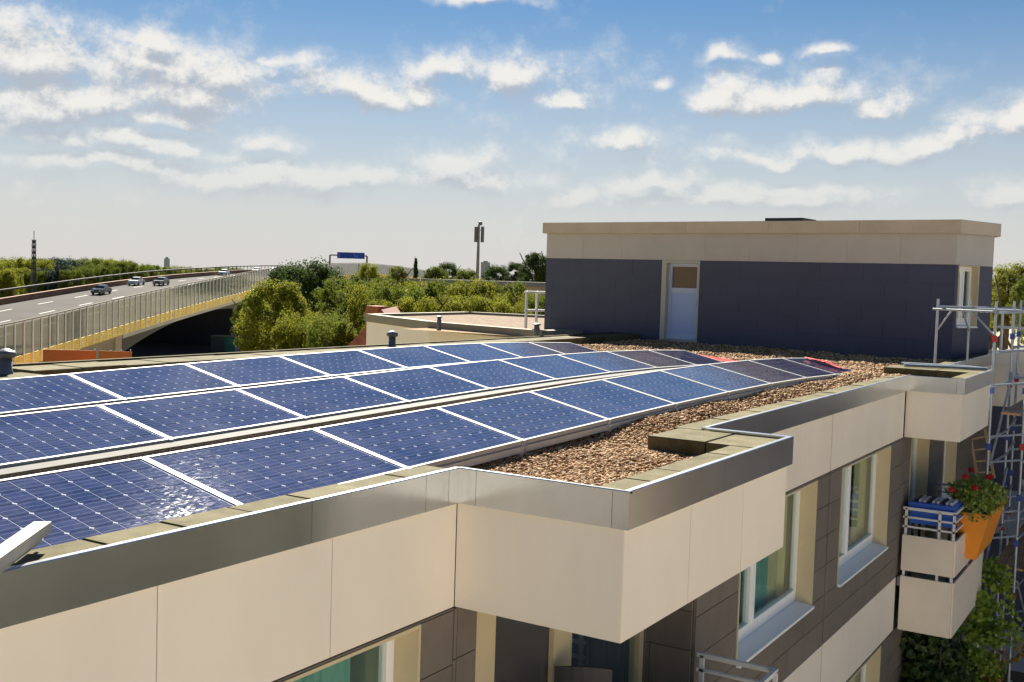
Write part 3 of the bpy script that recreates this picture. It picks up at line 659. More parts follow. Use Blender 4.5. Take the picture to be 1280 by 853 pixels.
# ------------------------------------------------------------------ wings of the block
def prism_wall(mb, poly, z0, z1): return mb.prism(poly, z0, z1)
LW = thing('roof_wing', 'lower cream flat-roofed wing with gravel top beyond the back kerb', 'building')
poly = [(30.97, 21.03), (27.98, 16.01), (26.45, 11.0), (31.5, 10.2), (38.6, 16.4), (38.2, 21.5)]
MB().prism([(x*1+(.06 if 0 else 0), y) for x, y in poly], GZ, -.27).build('wing_wall', WHITE_CLAD, LW)
ctr = Vector((33, 16))
for i in range(len(poly)):
    p, q = Vector(poly[i]), Vector(poly[(i+1) % len(poly)]); a = (q-p).normalized(); inn = Vector((a.y, -a.x))
    if inn.dot(ctr-p) < 0: inn = -inn
    p2, q2 = p-inn*.06-a*.06, q-inn*.06+a*.06
    vs = [(*(e+inn*d), z) for z in (-.28, .0) for e, d in ((p2, 0), (q2, 0), (q2, .34), (p2, .34))]
    MB().add(vs, [(0, 3, 2, 1), (4, 5, 6, 7), (0, 1, 5, 4), (1, 2, 6, 5), (2, 3, 7, 6), (3, 0, 4, 7)]).build('coping', mat('coping_metal', (.27, .245, .19), .8, var=.1, rnd=.08, spec=.1), LW)
MB().add([(x, y, -.10) for x, y in poly], [(0, 1, 2, 3, 4, 5)]).build('wing_roof', mat('wing_gravel', (.085, .058, .038), .95, col2=(.24, .185, .14), vscale=5, bump=.8, bscale=12, spec=.05), LW)
# brick-red strip of the link wall left of the wing
RW = thing('right_wing', 'cream and grey wing with white roof rail behind the scaffold', 'building')
mb = MB(); mb.box(28.66, 40, -14, -.42, GZ, -.02); mb.build('wing_core', CORE, RW)
PW_ = lambda u, d, z: (28.66-d, u, z)
_B = BLD; BLD = RW
facade(PW_, -9.0, -.42, [(-1.3, -.27, 'white'), (-3.3, -1.304, 'slate'), (-4.4, -3.304, 'cool'), (-6.7, -4.404, 'slate'), (-7.7, -6.704, 'cool')], [(-3.6, -2.2, -2.9, -1.4)], 70, flip=True)  # blue-grey bands chosen for what the fascia reflects
window(RW, PW_, -3.6, -2.2, -2.9, -1.4, flip=True)
BLD = _B
fascia((28.58, -14), (28.58, -.36), (1, 0), [2.5*k for k in range(1, 6)], z0=-.27, z1=.06, parent=RW, mat_=WHITE_CLAD, lip=.3)
mb = MB()
rl = [(28.75, -.6), (28.75, -7.5)]
for z in (.62, 1.0): MB().tube([(28.75, -.5, z), (28.75, -7.5, z)], .035).build('rail', WHITE_METAL, RW)
for y in (-.6, -1.35, -3.6, -5.5): MB().tube([(28.75, y, -.02), (28.75, y, 1.05)], .035).build('rail_post', WHITE_METAL, RW)
# guard rail on the left wing
gr = thing('guard_rail', 'white tubular guard rail standing on the wing roof beside the stairhouse', 'railing')
g0, g1 = at(653, 410, 27.5), at(664, 409, 28.3); zb_ = -.1
pa = Vector((27.75, 12.3)); pb = Vector((31.6, 11.2)); pc = Vector((28.35, 12.3))
for q in (pa, pc, pb): MB().tube([(q.x, q.y, zb_), (q.x-.06, q.y-.03, 1.08)], .045).build('rail_post', WHITE_METAL, gr)
for z in (.5, 1.05): MB().tube([(pa.x-.1, pa.y, z), (pc.x, pc.y, z), (pb.x, pb.y, z)], .035).build('rail', WHITE_METAL, gr)

# ------------------------------------------------------------------ roof vents
VENT = mat('vent_lead', (.10, .12, .15), .5, metal=.2, var=.2)
def vent(px, py_base, depth, h, r, label):
    p = at(px, py_base, depth)
    t = thing('roof_vent', label, 'vent pipe', None, p)
    MB().lathe((0, 0, 0), [(r*1.15, -.25), (r*1.15, 0), (r, .02), (r*.95, h*.62)], 18).build('pipe', VENT, t, True)
    MB().lathe((0, 0, 0), [(r*1.0, h*.60), (r*1.5, h*.66), (r*1.62, h*.80), (r*1.3, h*.9), (r*.75, h*.95), (r*.5, h), (r*.1, h*1.01)], 18).build('cowl', VENT, t, True)
vent(490, 433, 22.5, .32, .075, 'dark grey vent pipe with domed cowl on the back kerb before the wing')
vent(7, 465, 14.6, .31, .085, 'dark grey vent pipe standing by the kerb opposite the highway ramp')
vent(549, 401, 27.5, .12, .05, 'small black vent on the cream wing roof')
vent(671, 411, 28.2, .14, .07, 'squat black vent beside the white guard rail')

# loose aluminium bar at the parapet
MB().beam((3.30, .34, .075), (2.2, -.52, .075), .085, .055).beam((3.28, .33, .03), (2.2, -.52, .03), .02, .05).build('aluminium_bar', mat('bar_metal', (.30, .30, .28), .6, var=.12, vscale=14, spec=.2))
tag(bpy.data.objects['aluminium_bar'], 'loose aluminium mounting bar jutting over the parapet edge', 'metal bar')

# ------------------------------------------------------------------ red straps and sheet on the roof
RED = mat('red_webbing', (.42, .015, .02), .8, var=.2, vscale=12)
def crumple(name, cx, cy, z, L, Wd, h, ang, seed, m):
    rs = np.random.RandomState(seed); nx, ny = 26, 9; V = []; F = []
    for i in range(nx):
        for j in range(ny):
            u = (i/(nx-1)-.5)*L; v = (j/(ny-1)-.5)*Wd*(1-.55*abs(i/(nx-1)-.5)*2*rs.uniform(.6, 1))
            V.append((cx+u*math.cos(ang)-v*math.sin(ang), cy+u*math.sin(ang)+v*math.cos(ang), z(cx+u*math.cos(ang)-v*math.sin(ang), cy+u*math.sin(ang)+v*math.cos(ang))+.01+h*rs.rand()*(1-abs(j/(ny-1)-.5)*1.6)))
    for i in range(nx-1):
        for j in range(ny-1): F.append((i*ny+j, (i+1)*ny+j, (i+1)*ny+j+1, i*ny+j+1))
    return MB().add(V, F).build(name, m, None, True)
pz = lambda x, y: -.02+hump(min(x, 19.8))+(y-.42)*math.tan(TILT)+.005
tag(crumple('red_strap', 19.35, .98, pz, .26, .8, .05, -.1, 1, RED), 'red webbing strap lying on the end panel of the outer row', 'strap')
tag(crumple('red_sheet', 21.0, 4.2, lambda x, y: ZR+.02, .7, 3.6, .16, 0.12, 2, RED), 'crumpled dark red sheet on the gravel before the stairhouse wall', 'tarpaulin')

# ------------------------------------------------------------------ balconies
BPANEL = mat('balcony_panel', (.86, .76, .62), .55, var=.05, vscale=1.5)
def balcony(name, label, x0, x1, yf, yi, ye):
    t = thing(name, label, 'balcony')
    MB().box(x0, x1, yf+.02, yi, -3.62, -3.46).build('floor_slab', CONC, t)
    for (z0, z1) in ((-3.33, -2.72), (-4.36, -3.43)):
        MB().box(x0-.03, x0, yf, yi-.06, z0, z1).build('parapet_panel', BPANEL, t)
        n = 3
        for k in range(n): MB().box(x0+.002+(x1-x0)*k/n, x0-.002+(x1-x0)*(k+1)/n, yf-.032, yf-.002, z0, z1).build('parapet_panel', BPANEL, t)
        MB().box(x1, x1+.03, yf, ye-.06, z0, z1).build('parapet_panel', BPANEL, t)
    post = []
    for (x, y) in ((x0+.02, yi-.1), (x0+.02, yf+.25), (x0+.02, yf+.02), ((x0+x1)/2, yf+.02), (x1-.02, yf+.02), (x1-.02, ye-.1)):
        MB().box(x-.02, x+.02, y-.02, y+.02, -3.45, -2.27).build('rail_post', WHITE_METAL, t)
    for z in (-2.27, -2.42, -2.58):
        h = .045 if z == -2.27 else .03
        MB().box(x0, x0+.04, yf, yi-.05, z-h/2, z+h/2).build('rail', WHITE_METAL, t)
        MB().box(x0+.041, x1-.041, yf, yf+.04, z-h/2, z+h/2).build('rail', WHITE_METAL, t)
        MB().box(x1-.04, x1, yf, ye-.05, z-h/2, z+h/2).build('rail', WHITE_METAL, t)
    return t
balcony('balcony', 'cream panel balcony with flower trough and white rails beside the scaffold', XC0+.05, XC1-.03, YC+.04, YMc-.03, YMc-.03)
balcony('balcony', 'balcony with pale rails under the canopy over the dark glass door', XB0+.06, XB1-.02, YB+.04, YL-.03, YMc-.03)

# chair on the first balcony
ch = thing('garden_chair', 'black high-backed garden chair on the balcony under the canopy', 'chair', None, (7.95, -.35, -3.46), (0, 0, rad(-60)))
MB().box(-.25, .25, -.24, .24, .42, .46).build('seat', BLACKP, ch)
mb = MB()
vs = []
for i in range(7):
    for j in range(6):
        u = -.25+.5*i/6; z = .46+1.05*j/5; vs.append((u, .22+.05*j/5-.05*math.sin(math.pi*i/6)+.0, z+(.03*math.sin(math.pi*i/6) if j == 5 else 0)))
mb.add(vs+[(x, y+.03, z) for x, y, z in vs], [(i*6+j, (i+1)*6+j, (i+1)*6+j+1, i*6+j+1) for i in range(6) for j in range(5)]+[(42+i*6+j, 42+i*6+j+1, 42+(i+1)*6+j+1, 42+(i+1)*6+j) for i in range(6) for j in range(5)]+[(i*6+5, (i+1)*6+5, 42+(i+1)*6+5, 42+i*6+5) for i in range(6)]+[(j, j+1, 43+j, 42+j) for j in range(5)]+[(36+j, 78+j, 79+j, 37+j) for j in range(5)])
mb.build('backrest', BLACKP, ch)
for sx in (-.22, .22):
    for sy in (-.2, .2): MB().tube([(sx, sy, 0), (sx, sy, .42)], .018, 6).build('leg', BLACKP, ch)
    MB().box(sx-.025, sx+.025, -.22, .22, .64, .67).build('armrest', BLACKP, ch)

# flower trough
def leafmesh(centers, rads, n, size, rs, squash=.8, out=.5):
    """leaf quads scattered in balls; returns V, F"""
    k = len(centers); idx = rs.randint(0, k, n); d = rs.normal(size=(n, 3)); d /= np.linalg.norm(d, axis=1, keepdims=True)
    r = rs.uniform(.35, 1, (n, 1))**.6
    c = np.asarray(centers)[idx]+d*r*np.asarray(rads)[idx][:, None]*np.array([1, 1, squash])
    nrm = d*out+rs.normal(size=(n, 3))*.6+np.array([0, 0, .25]); nrm /= np.linalg.norm(nrm, axis=1, keepdims=True)
    t = np.cross(nrm, rs.normal(size=(n, 3))); t /= np.linalg.norm(t, axis=1, keepdims=True); b = np.cross(nrm, t)
    s = size*rs.uniform(.6, 1.3, (n, 1))
    V = np.stack([c-t*s*.5, c+b*s*.32-nrm*s*.08, c+t*s*.5, c-b*s*.32-nrm*s*.08], 1).reshape(-1, 3)
    return V, np.arange(4*n).reshape(-1, 4)
ORANGE = mat('orange_trough', (.85, .29, .02), .55, var=.06)
pl = thing('flower_trough', 'tapered orange plastic flower trough hung over the balcony rail', 'planter')
x0, x1 = 19.95, 22.0
a = [(x0, -1.02, -2.36), (x1, -1.02, -2.36), (x1, -1.78, -2.36), (x0, -1.78, -2.36)]; b_ = [(x0+.08, -1.44, -3.18), (x1-.25, -1.44, -3.18), (x1-.25, -1.58, -3.18), (x0+.08, -1.58, -3.18)]
ai = [(x0+.03, -1.05, -2.36), (x1-.03, -1.05, -2.36), (x1-.03, -1.75, -2.36), (x0+.03, -1.75, -2.36)]; ab = [(p[0], p[1], -2.45) for p in ai]
a = [(p[0], p[1], p[2]) for p in a]
MB().add(b_+a+ai+ab, [(0, 1, 2, 3)]+[(k, 4+k, 4+(k+1) % 4, (k+1) % 4) for k in range(4)]+[(4+k, 8+k, 8+(k+1) % 4, 4+(k+1) % 4) for k in range(4)]+[(8+k, 12+k, 12+(k+1) % 4, 8+(k+1) % 4) for k in range(4)]).build('trough', ORANGE, pl)
MB().add([(p[0], p[1], -2.43) for p in ai], [(0, 1, 2, 3)]).build('soil', mat('soil', (.03, .02, .012), 1.), pl)
GERL = mat('geranium_leaf', (.16, .24, .03), .5, col2=(.36, .42, .08), vscale=9, transl=.25); GERR = mat('geranium_flower', (.62, .01, .015), .6, var=.3, vscale=30)
rs = np.random.RandomState(11)
gp = thing('geranium_plant', 'bushy geranium with red blooms growing in the orange trough', 'flowers')
cs = [(x, rs.uniform(-1.68, -1.15), rs.uniform(-2.3, -2.08)) for x in np.linspace(19.95, 21.9, 14)]
V, F = leafmesh(cs, [.27]*14, 2600, .075, rs); o = link('foliage', np_mesh('foliage', V, F, GERL), gp)
for (x, y, z) in ((19.95, -1.15, -2.0), (20.05, -1.5, -1.93), (20.6, -1.25, -1.85), (21.2, -1.55, -1.9), (21.8, -1.5, -1.98), (20.0, -1.05, -2.22), (21.5, -1.2, -1.85)):
    V, F = leafmesh([(x, y, z)], [.062], 80, .04, rs, out=1.5); link('flower', np_mesh('flower', V, F, GERR), gp)
    MB().tube([(x, y, z-.25), (x, y, z)], .006, 5).build('stem', GERL, gp)
# blue crate with strips
BLUE = mat('blue_plastic', (.03, .13, .58), .45)
cr = thing('storage_box', 'blue plastic box topped with white and black strips on the balcony', 'box', None, (19.62, -.95, -2.24))
mb = MB().box(-.33, .33, -.34, .34, -.30, .0); mb.build('box_body', BLUE, cr); MB().box(-.36, .36, -.37, .37, .0, .06).build('lid', BLUE, cr)
for k in range(9): MB().box(-.22+.0*k, .24, -.32+.072*k, -.275+.072*k, .0605, .10).build('strip', [WHITE_METAL, BLACKP][k % 3 == 2], cr)
for sx in (-.3, .3):
    for sy in (-.3, .3): MB().box(sx-.02, sx+.02, sy-.02, sy+.02, -1.22, -.301).build('leg', BLACKP, cr)
# wooden ladder
ld = thing('stepladder', 'pale wooden stepladder leaning against the dark wall behind the scaffold', 'ladder')
LAD = mat('ladder_wood', (.45, .34, .2), .7); lp0, lp1 = at(1222, 598, 24.5), at(1212, 540, 24.6); lq0, lq1 = at(1243, 598, 24.3), at(1231, 536, 24.4)
MB().beam(lp0, lp1, .05, .05).build('stile', LAD, ld); MB().beam(lq0, lq1, .05, .05).build('stile', LAD, ld)
for f in (.12, .36, .6, .84): MB().beam(lp0.lerp(lp1, f), lq0.lerp(lq1, f), .04, .04).build('rung', LAD, ld)

# vine below the balcony
rs = np.random.RandomState(21); vn = thing('climbing_vine', 'dark green climber with yellow-brown tips growing below the balcony', 'climbing plant')
def vine(n, x0, x1, y0, y1, z0, z1, m, size, k):
    cs = np.stack([rs.uniform(x0, x1, k), rs.uniform(y0, y1, k), rs.uniform(z0, z1, k)], 1); V, F = leafmesh(cs, rs.uniform(.2, .42, k), n, size, rs)
    link('foliage', np_mesh('foliage', V, F, m), vn)
VD = mat('vine_dark', (.03, .06, .018), .6, col2=(.08, .13, .025), vscale=2.5, transl=.2); VL = mat('vine_sunlit', (.16, .27, .02), .55, col2=(.30, .40, .05), vscale=3, transl=.3); VY = mat('vine_brown', (.34, .19, .03), .7, col2=(.45, .32, .06), vscale=4, transl=.3)  # lighter green leaves have sunlight painted into their colour
vine(5000, 19.4, 21.4, -1.35, -.55, -7.2, -4.6, VD, .15, 46); vine(2300, 21.2, 23.2, -1.75, -1.2, -7.0, -3.9, VL, .13, 26); vine(1400, 22.4, 23.8, -1.8, -1.4, -7.4, -5.4, VY, .12, 16)
for k in range(5): MB().tube([(20+k*.7, -1.1, GZ), (20.1+k*.66, -1.05, -8), (20.0+k*.7, -1.1, -4.8)], .03, 6, .012).build('stem', mat('vine_stem', (.08, .06, .04), .9), vn)

# ------------------------------------------------------------------ scaffold
sc = thing('scaffold', 'galvanised steel tube scaffold with blue couplers standing against the right wing', 'scaffold')
BLUEC = mat('blue_coupler', (.03, .07, .32), .5); REDC = mat('red_coupler', (.4, .03, .03), .5); PLANK = mat('scaffold_plank', (.42, .26, .15), .8, var=.2, vscale=3)
r_ = .026
posts = [(23.45, -.10, -.19, 1.28), (24.75, -.50, -.19, 1.3), (22.75, -1.30, GZ, 1.27), (24.6, -1.38, GZ, 1.28), (23.2, -1.84, GZ, 1.27), (26.4, -1.28, GZ, 1.3), (25.6, -1.95, GZ, 1.3), (27.8, -1.7, GZ, 1.3), (27.9, -2.6, GZ, 1.3), (25.6, -2.75, GZ, 1.3)]
for (x, y, z0, z1) in posts: MB().tube([(x, y, z0), (x, y, z1)], r_, 8).build('standard', GALV, sc)
def led(p, q, m=GALV, nm='ledger', r=.022): MB().tube([p, q], r, 8).build(nm, m, sc)
zt = 1.07
led((23.38, -.02, zt), (22.72, -1.36, zt)); led((23.4, -.10, zt+.05), (26.6, -1.30, zt+.05)); led((22.7, -1.30, zt-.02), (28.0, -1.72, zt-.02)); led((23.15, -1.84, zt), (28.0, -2.62, zt)); led((24.72, -.4, zt+.02), (24.6, -1.5, zt+.02)); led((22.72, -1.25, zt+.03), (23.25, -1.92, zt+.03)); led((25.6, -1.8, zt+.03), (25.6, -2.85, zt+.03))
led((23.45, -.12, .66), (23.2, -.42, zt), nm='brace', r=.02); led((22.76, -1.28, .62), (23.0, -.82, zt), nm='brace', r=.02); led((24.75, -.52, .6), (24.3, -.42, zt), nm='brace', r=.02); led((23.2, -1.82, .6), (23.8, -1.9, zt), nm='brace', r=.02)
for z in (.30, -.35, -1.35, -1.85, -2.85, -3.35, -4.35, -5.35):
    led((22.75, -1.32, z), (23.2, -1.86, z+.05)); led((23.2, -1.86, z), (25.6, -1.97, z)); led((24.6, -1.40, z+.04), (25.6, -1.99, z+.04)); led((22.75, -1.33, z-.04), (24.6, -1.41, z-.04)); led((25.6, -1.97, z), (27.8, -1.72, z)); led((25.6, -2.77, z), (27.9, -2.62, z)); led((24.6, -1.41, z), (26.4, -1.31, z))
for k, z in enumerate((-.2, -2.2, -4.2, -6.2)):
    led((22.78, -1.34, z-1.7), (24.58, -1.42, z), nm='brace', r=.022); led((23.22, -1.88, z), (25.58, -1.99, z-1.9), nm='brace', r=.022); led((25.62, -1.99, z-1.9), (27.78, -1.74, z), nm='brace', r=.022); led((25.62, -2.79, z), (27.88, -2.64, z-1.9), nm='brace', r=.022)
for (x, y, z0, z1) in posts[2:]:
    for k, z in enumerate((.55, -.45, -1.55, -2.55, -3.45, -4.5)):
        MB().box(x-.045, x+.045, y-.045, y+.045, z-.06, z+.06).build('coupler', [BLUEC, BLUEC, REDC][(k+int(x*3)) % 3], sc)
for zd in (-.95, -4.0):
    for j in range(3):
        for (xa, xb) in ((22.85, 24.95), (25.0, 27.5)): MB().box(xa+.4, xb+.4, -1.98+j*.19, -1.80+j*.19, zd, zd+.045).build('plank', PLANK, sc)
    MB().box(23.25, 27.9, -2.02, -1.995, zd, zd+.17).build('toe_board', PLANK, sc)
# tubes lying on the second canopy
lt = thing('loose_tubes', 'two pale scaffold tubes lying on the canopy roof by the scaffold foot', 'scaffold tubes')
MB().tube([(21.55, .1, .01), (22.0, -1.3, .01)], .028).build('tube', GALV, lt); MB().tube([(21.8, .2, .02), (22.05, -.9, .02), (22.1, -1.25, .0)], .028).build('tube', GALV, lt)

# ------------------------------------------------------------------ highway on its bridge
FW = Vector((math.cos(YAW), math.sin(YAW))); RT = Vector((math.sin(YAW), -math.cos(YAW)))
def hw(s, l, z): p = Vector((CAM.x, CAM.y))+FW*s+RT*l; return Vector((p.x, p.y, z))
_ks = [60, 90, 110, 130, 146, 168, 190, 210, 230, 280, 330, 380, 430, 500]; _kz = [-6.6, -5.0, -3.85, -2.5, -1.45, -.2, 1.0, 1.9, 2.65, 4.0, 4.9, 5.1, 4.6, 3.0]
def top(s): return float(np.interp(s, _ks, _kz))
def topS(s): return sum(top(s+d) for d in (-10, -5, 0, 5, 10))/5
def curve(s): return max(0, s-300)**2*.00042                     # the road bends to the right in the distance
HB = thing('highway_bridge', 'long concrete highway bridge and ramp rising beyond the roofs', 'bridge')
LB = -47.0
def ribbon(prof, s0, s1, step, name, m, parent, smooth=False, l0=0.):
    """sweep a closed cross-section (lateral, height relative to barrier top) along the road"""
    n = max(2, int((s1-s0)/step)+1); vs = []; fs = []; k = len(prof)
    for i in range(n):
        s = s0+(s1-s0)*i/(n-1)
        for (l, z) in prof: vs.append(hw(s, l+curve(s), topS(s)+z))
    for i in range(n-1):
        for j in range(k): fs.append((i*k+j, i*k+(j+1) % k, (i+1)*k+(j+1) % k, (i+1)*k+j))
    fs += [tuple(range(k))[::-1], tuple(range((n-1)*k, n*k))]
    return MB().add(vs, fs).build(name, m, parent, smooth)
DECKC = mat('bridge_concrete', (.20, .19, .175), .9, var=.2, vscale=.15)
ASPH = mat('asphalt', (.052, .049, .048), 1., var=.2, vscale=.2, spec=.1)
ribbon([(LB-.3, -4.2), (LB-.3, -3.35), (-73, -3.35), (-73, -4.2)], 70, 480, 6, 'deck', DECKC, HB)
ribbon([(LB+.05, -4.75), (LB+.05, -4.32), (LB-.9, -4.32), (LB-.9, -4.75)], 132, 480, 6, 'edge_beam', mat('pale_concrete', (.55, .52, .46), .85, var=.1, vscale=.3), HB)
road = ribbon([(LB-.35, -3.34), (LB-.35, -3.2), (-72.9, -3.2), (-72.9, -3.34)], 70, 480, 6, 'highway_road', ASPH, None); tag(road, kind='structure')
for l in (-55.5, -61.5, -67.3):
    for k in range(28):
        s = 90+k*13; vs = [hw(s+a, l+b+curve(s), topS(s+a)-3.185) for a, b in ((0, -.1), (0, .1), (5, .1), (5, -.1))]
        MB().add(vs, [(0, 1, 2, 3)]).build('lane_dash', mat('road_paint', (.26, .25, .24), .7), road)
# abutment, ramp wall and dark undercroft
def hbox(s0, s1, l0, l1, z0, z1, name, m, parent):
    vs = [hw(s, l, z) for z in (z0, z1) for s, l in ((s0, l0), (s1, l0), (s1, l1), (s0, l1))]
    return MB().add(vs, [(0, 3, 2, 1), (4, 5, 6, 7), (0, 1, 5, 4), (1, 2, 6, 5), (2, 3, 7, 6), (3, 0, 4, 7)]).build(name, m, parent)
RAMPW = mat('ramp_wall', (.30, .26, .20), .9, var=.2, vscale=.2)
vs = []; fs = []
for i in range(12):
    s = 60+70*i/11
    for (l, z) in ((LB-.15, GZ), (LB-.15, topS(s)-4.3), (LB-1.2, topS(s)-4.3), (LB-1.2, GZ)): vs.append(hw(s, l, z))
for i in range(11):
    for j in range(4): fs.append((i*4+j, i*4+(j+1) % 4, i*4+4+(j+1) % 4, i*4+4+j))
MB().add(vs, fs).build('ramp_wall', RAMPW, HB)
hbox(129.5, 131.5, -71, LB+.02, GZ, topS(130)-4.2, 'abutment', mat('pier_concrete', (.45, .38, .27), .9, var=.1, vscale=.3), HB)
UND = mat('undercroft_shade', (.035, .038, .055), .9, var=.2, vscale=.2)  # concrete coloured with the dark navy shade under the deck
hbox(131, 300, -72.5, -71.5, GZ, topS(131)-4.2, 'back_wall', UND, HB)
hbox(131.6, 204, -71.4, LB+3, GZ+.03, GZ+.06, 'undercroft_shade_sheet', UND, HB)  # dark sheet added as the shade on the ground
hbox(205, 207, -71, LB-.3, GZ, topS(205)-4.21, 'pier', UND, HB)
vs = []; fs = []
for i in range(25):                                              # shallow arched girder under the deck
    s = 131.6+73.2*i/24; d = 1.0+2.6*abs(i/12-1)**2.2
    for l in (LB-1.6, LB-2.2):
        vs += [hw(s, l, topS(s)-4.2), hw(s, l, topS(s)-4.2-d)]
for i in range(24):
    a = 4*i; fs += [(a, a+4, a+5, a+1), (a+2, a+3, a+7, a+6), (a+1, a+5, a+7, a+3)]
MB().add(vs, fs).build('arch_girder', mat('girder_shade', (.12, .12, .125), .9), HB)  # girder darkened to carry the shade below the deck
p = at(306, 428, 150); hbx = thing('site_cabin', 'dark site cabin with teal door in the shade under the bridge', 'cabin')
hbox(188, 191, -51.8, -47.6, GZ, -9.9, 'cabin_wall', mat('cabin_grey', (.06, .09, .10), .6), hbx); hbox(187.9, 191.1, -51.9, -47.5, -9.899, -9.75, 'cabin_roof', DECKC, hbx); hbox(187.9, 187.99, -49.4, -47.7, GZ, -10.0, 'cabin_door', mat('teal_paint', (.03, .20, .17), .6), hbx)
# noise barrier: posts, panes, yellow slat panels
NBT = thing('noise_barrier', 'glazed highway noise barrier with pale posts and yellow slatted base', 'noise barrier')
POSTM = mat('barrier_post', (.85, .84, .80), .6); TOPR = mat('barrier_rail', (.20, .185, .15), .95, spec=.05); YEL = mat('yellow_slats', (.96, .68, .13), .7, var=.1, vscale=.6, rnd=.06)
BGL = glassmat('barrier_glass', (.42, .45, .43), .06, .05)
DP = 1.95; ns = int((470-72)/DP)
mp_ = MB().box(-.11, .11, -.08, .08, -4.28, .12).mesh('barrier_post', POSTM)
ang = math.atan2(FW.y, FW.x)
for i in range(ns+1):
    s = 72+DP*i; sc_ = 1 if s < 330 else 1
    o = link('post', mp_, NBT); o.location = hw(s, LB+curve(s), topS(s)); o.rotation_euler.z = ang
    if i == ns: break
    s2 = s+DP; A, B2 = hw(s, LB+curve(s), topS(s)), hw(s2, LB+curve(s2), topS(s2)); a = (B2-A); a2 = Vector((a.x, a.y, 0)).normalized(); nn = Vector((-a2.y, a2.x, 0))
    def slab(z0, z1, off0, off1, inset=.12):
        P0 = A+a2*inset; P1 = B2-a2*inset
        vs = [P0+nn*off0+Vector((0, 0, z0)), P1+nn*off0+Vector((0, 0, z0)), P1+nn*off1+Vector((0, 0, z0)), P0+nn*off1+Vector((0, 0, z0)),
              P0+nn*off0+Vector((0, 0, z1)), P1+nn*off0+Vector((0, 0, z1)), P1+nn*off1+Vector((0, 0, z1)), P0+nn*off1+Vector((0, 0, z1))]
        return vs, [(0, 3, 2, 1), (4, 5, 6, 7), (0, 1, 5, 4), (1, 2, 6, 5), (2, 3, 7, 6), (3, 0, 4, 7)]
    MB().add(*slab(-3.1, -.06, -.02, .02)).build('pane', BGL, NBT)
    mb = MB()
    for k in range(4): mb.add(*slab(-4.28+k*.29, -4.28+k*.29+.25, -.05, .05))
    mb.build('slat_panel', YEL, NBT)
for k in range(10):
    s0, s1 = 72+40*k, min(72+40*(k+1), 470); ribbon([(LB-.1, .12), (LB+.1, .12), (LB+.1, .22), (LB-.1, .22)], s0, s1, 6, 'top_rail', TOPR, NBT)
# far side: brown parapet with rail
FP = thing('median_parapet', 'low rust-brown parapet with dark guard rail along the far lane', 'road barrier')
ribbon([(-71.2, -3.19), (-71.2, -2.3), (-71.6, -2.3), (-71.6, -3.19)], 70, 470, 6, 'parapet', mat('rusty_parapet', (.24, .13, .065), .85, var=.25, vscale=.4), FP)
ribbon([(-72.6, -1.55), (-72.6, -1.3), (-72.8, -1.3), (-72.8, -1.55)], 70, 470, 6, 'rail', mat('dark_rail', (.06, .055, .045), .7), FP)
mpo = MB().box(-.06, .06, -.06, .06, -3.3, -1.3).mesh('rail_post', MATS['dark_rail'])
for i in range(100):
    s = 75+4*i; o = link('rail_post', mpo, FP); o.location = hw(s, -72.7+curve(s), topS(s)); o.rotation_euler.z = ang
# orange hoardings by the ramp
for (pa_, pb_, y0, lab) in ((54, 120, 437, 'long orange hoarding board below the ramp wall'), (125, 165, 438.5, 'short orange hoarding board below the bridge abutment')):
    A, B2 = at(pa_, y0, 104), at(pb_, y0+1.5, 107); hb = thing('hoarding', lab, 'hoarding')
    v = (B2-A); n3 = Vector((-v.y, v.x, 0)).normalized()*.08
    MB().add([A, B2, B2+n3, A+n3]+[Vector((q.x, q.y, A.z-2.4)) for q in (A, B2, B2+n3, A+n3)], [(0, 1, 2, 3), (4, 7, 6, 5), (0, 4, 5, 1), (1, 5, 6, 2), (2, 6, 7, 3), (3, 7, 4, 0)]).build('board', mat('orange_board', (.42, .11, .02), .7, var=.1), hb)
    for f in (.02, .35, .68, .98): q = A.lerp(B2, f)+n3*1.6; MB().tube([(q.x, q.y, GZ), (q.x, q.y, A.z-.05)], .06, 6).build('hoarding_post', GALV, hb)

# ------------------------------------------------------------------ cars
def make_car(m, label, kind):
    t = thing('car', label, 'car', 'cars on the highway')
    L, Wd, H = 4.4, 1.8, 1.46
    prof = [(-2.2, .35), (-2.18, .75), (-2.0, .92), (-1.0, 1.0), (1.15, 1.0), (2.0, .95), (2.2, .8), (2.2, .35)]   # x forward is -x
    def loft(pr, w0, w1, z1):
        vs = []; n = len(pr)
        for sy in (-1, 1):
            for (x, z) in pr: vs.append((x, sy*(w0+(w1-w0)*max(0, (z-.35)/(z1-.35))), z))
        return vs, [tuple(range(n)), tuple(range(n, 2*n))[::-1]]+[(k, n+k, n+(k+1) % n, (k+1) % n) for k in range(n)]
    MB().add(*loft(prof, .9, .84, 1.0)).build('body', m, t)
    e = 1.75 if kind == 'estate' else 1.35
    cab = [(-.95, .995), (-.2, 1.40), (.1, H), (e-.45, H), (e, 1.25), (e+.25, .995)]
    MB().add(*loft([(x*.97, z) for x, z in cab], .84, .62, H)).build('glasshouse', mat('car_glass', (.015, .02, .025), .08), t)
    MB().add(*loft([(-.12, 1.42), (.1, H+.02), (e-.4, H+.02), (e-.1, 1.36)], .66, .62, H)).build('roof', m, t)
    for x in (-1.35, 1.35):
        for y in (-.82, .82): MB().tube([(x, y-.11, .33), (x, y+.11, .33)], .33, 14).build('wheel', BLACKP, t)
    for y in (-.6, .6):
        MB().box(-2.215, -2.15, y-.2, y+.2, .62, .78).build('headlight', mat('lamp_glass', (.8, .8, .78), .1), t); MB().box(2.15, 2.215, y-.18, y+.18, .68, .84).build('tail_light', mat('tail_red', (.35, .01, .01), .3), t)
    MB().box(-2.22, -2.19, -.35, .35, .42, .58).build('grille', BLACKP, t)
    return t
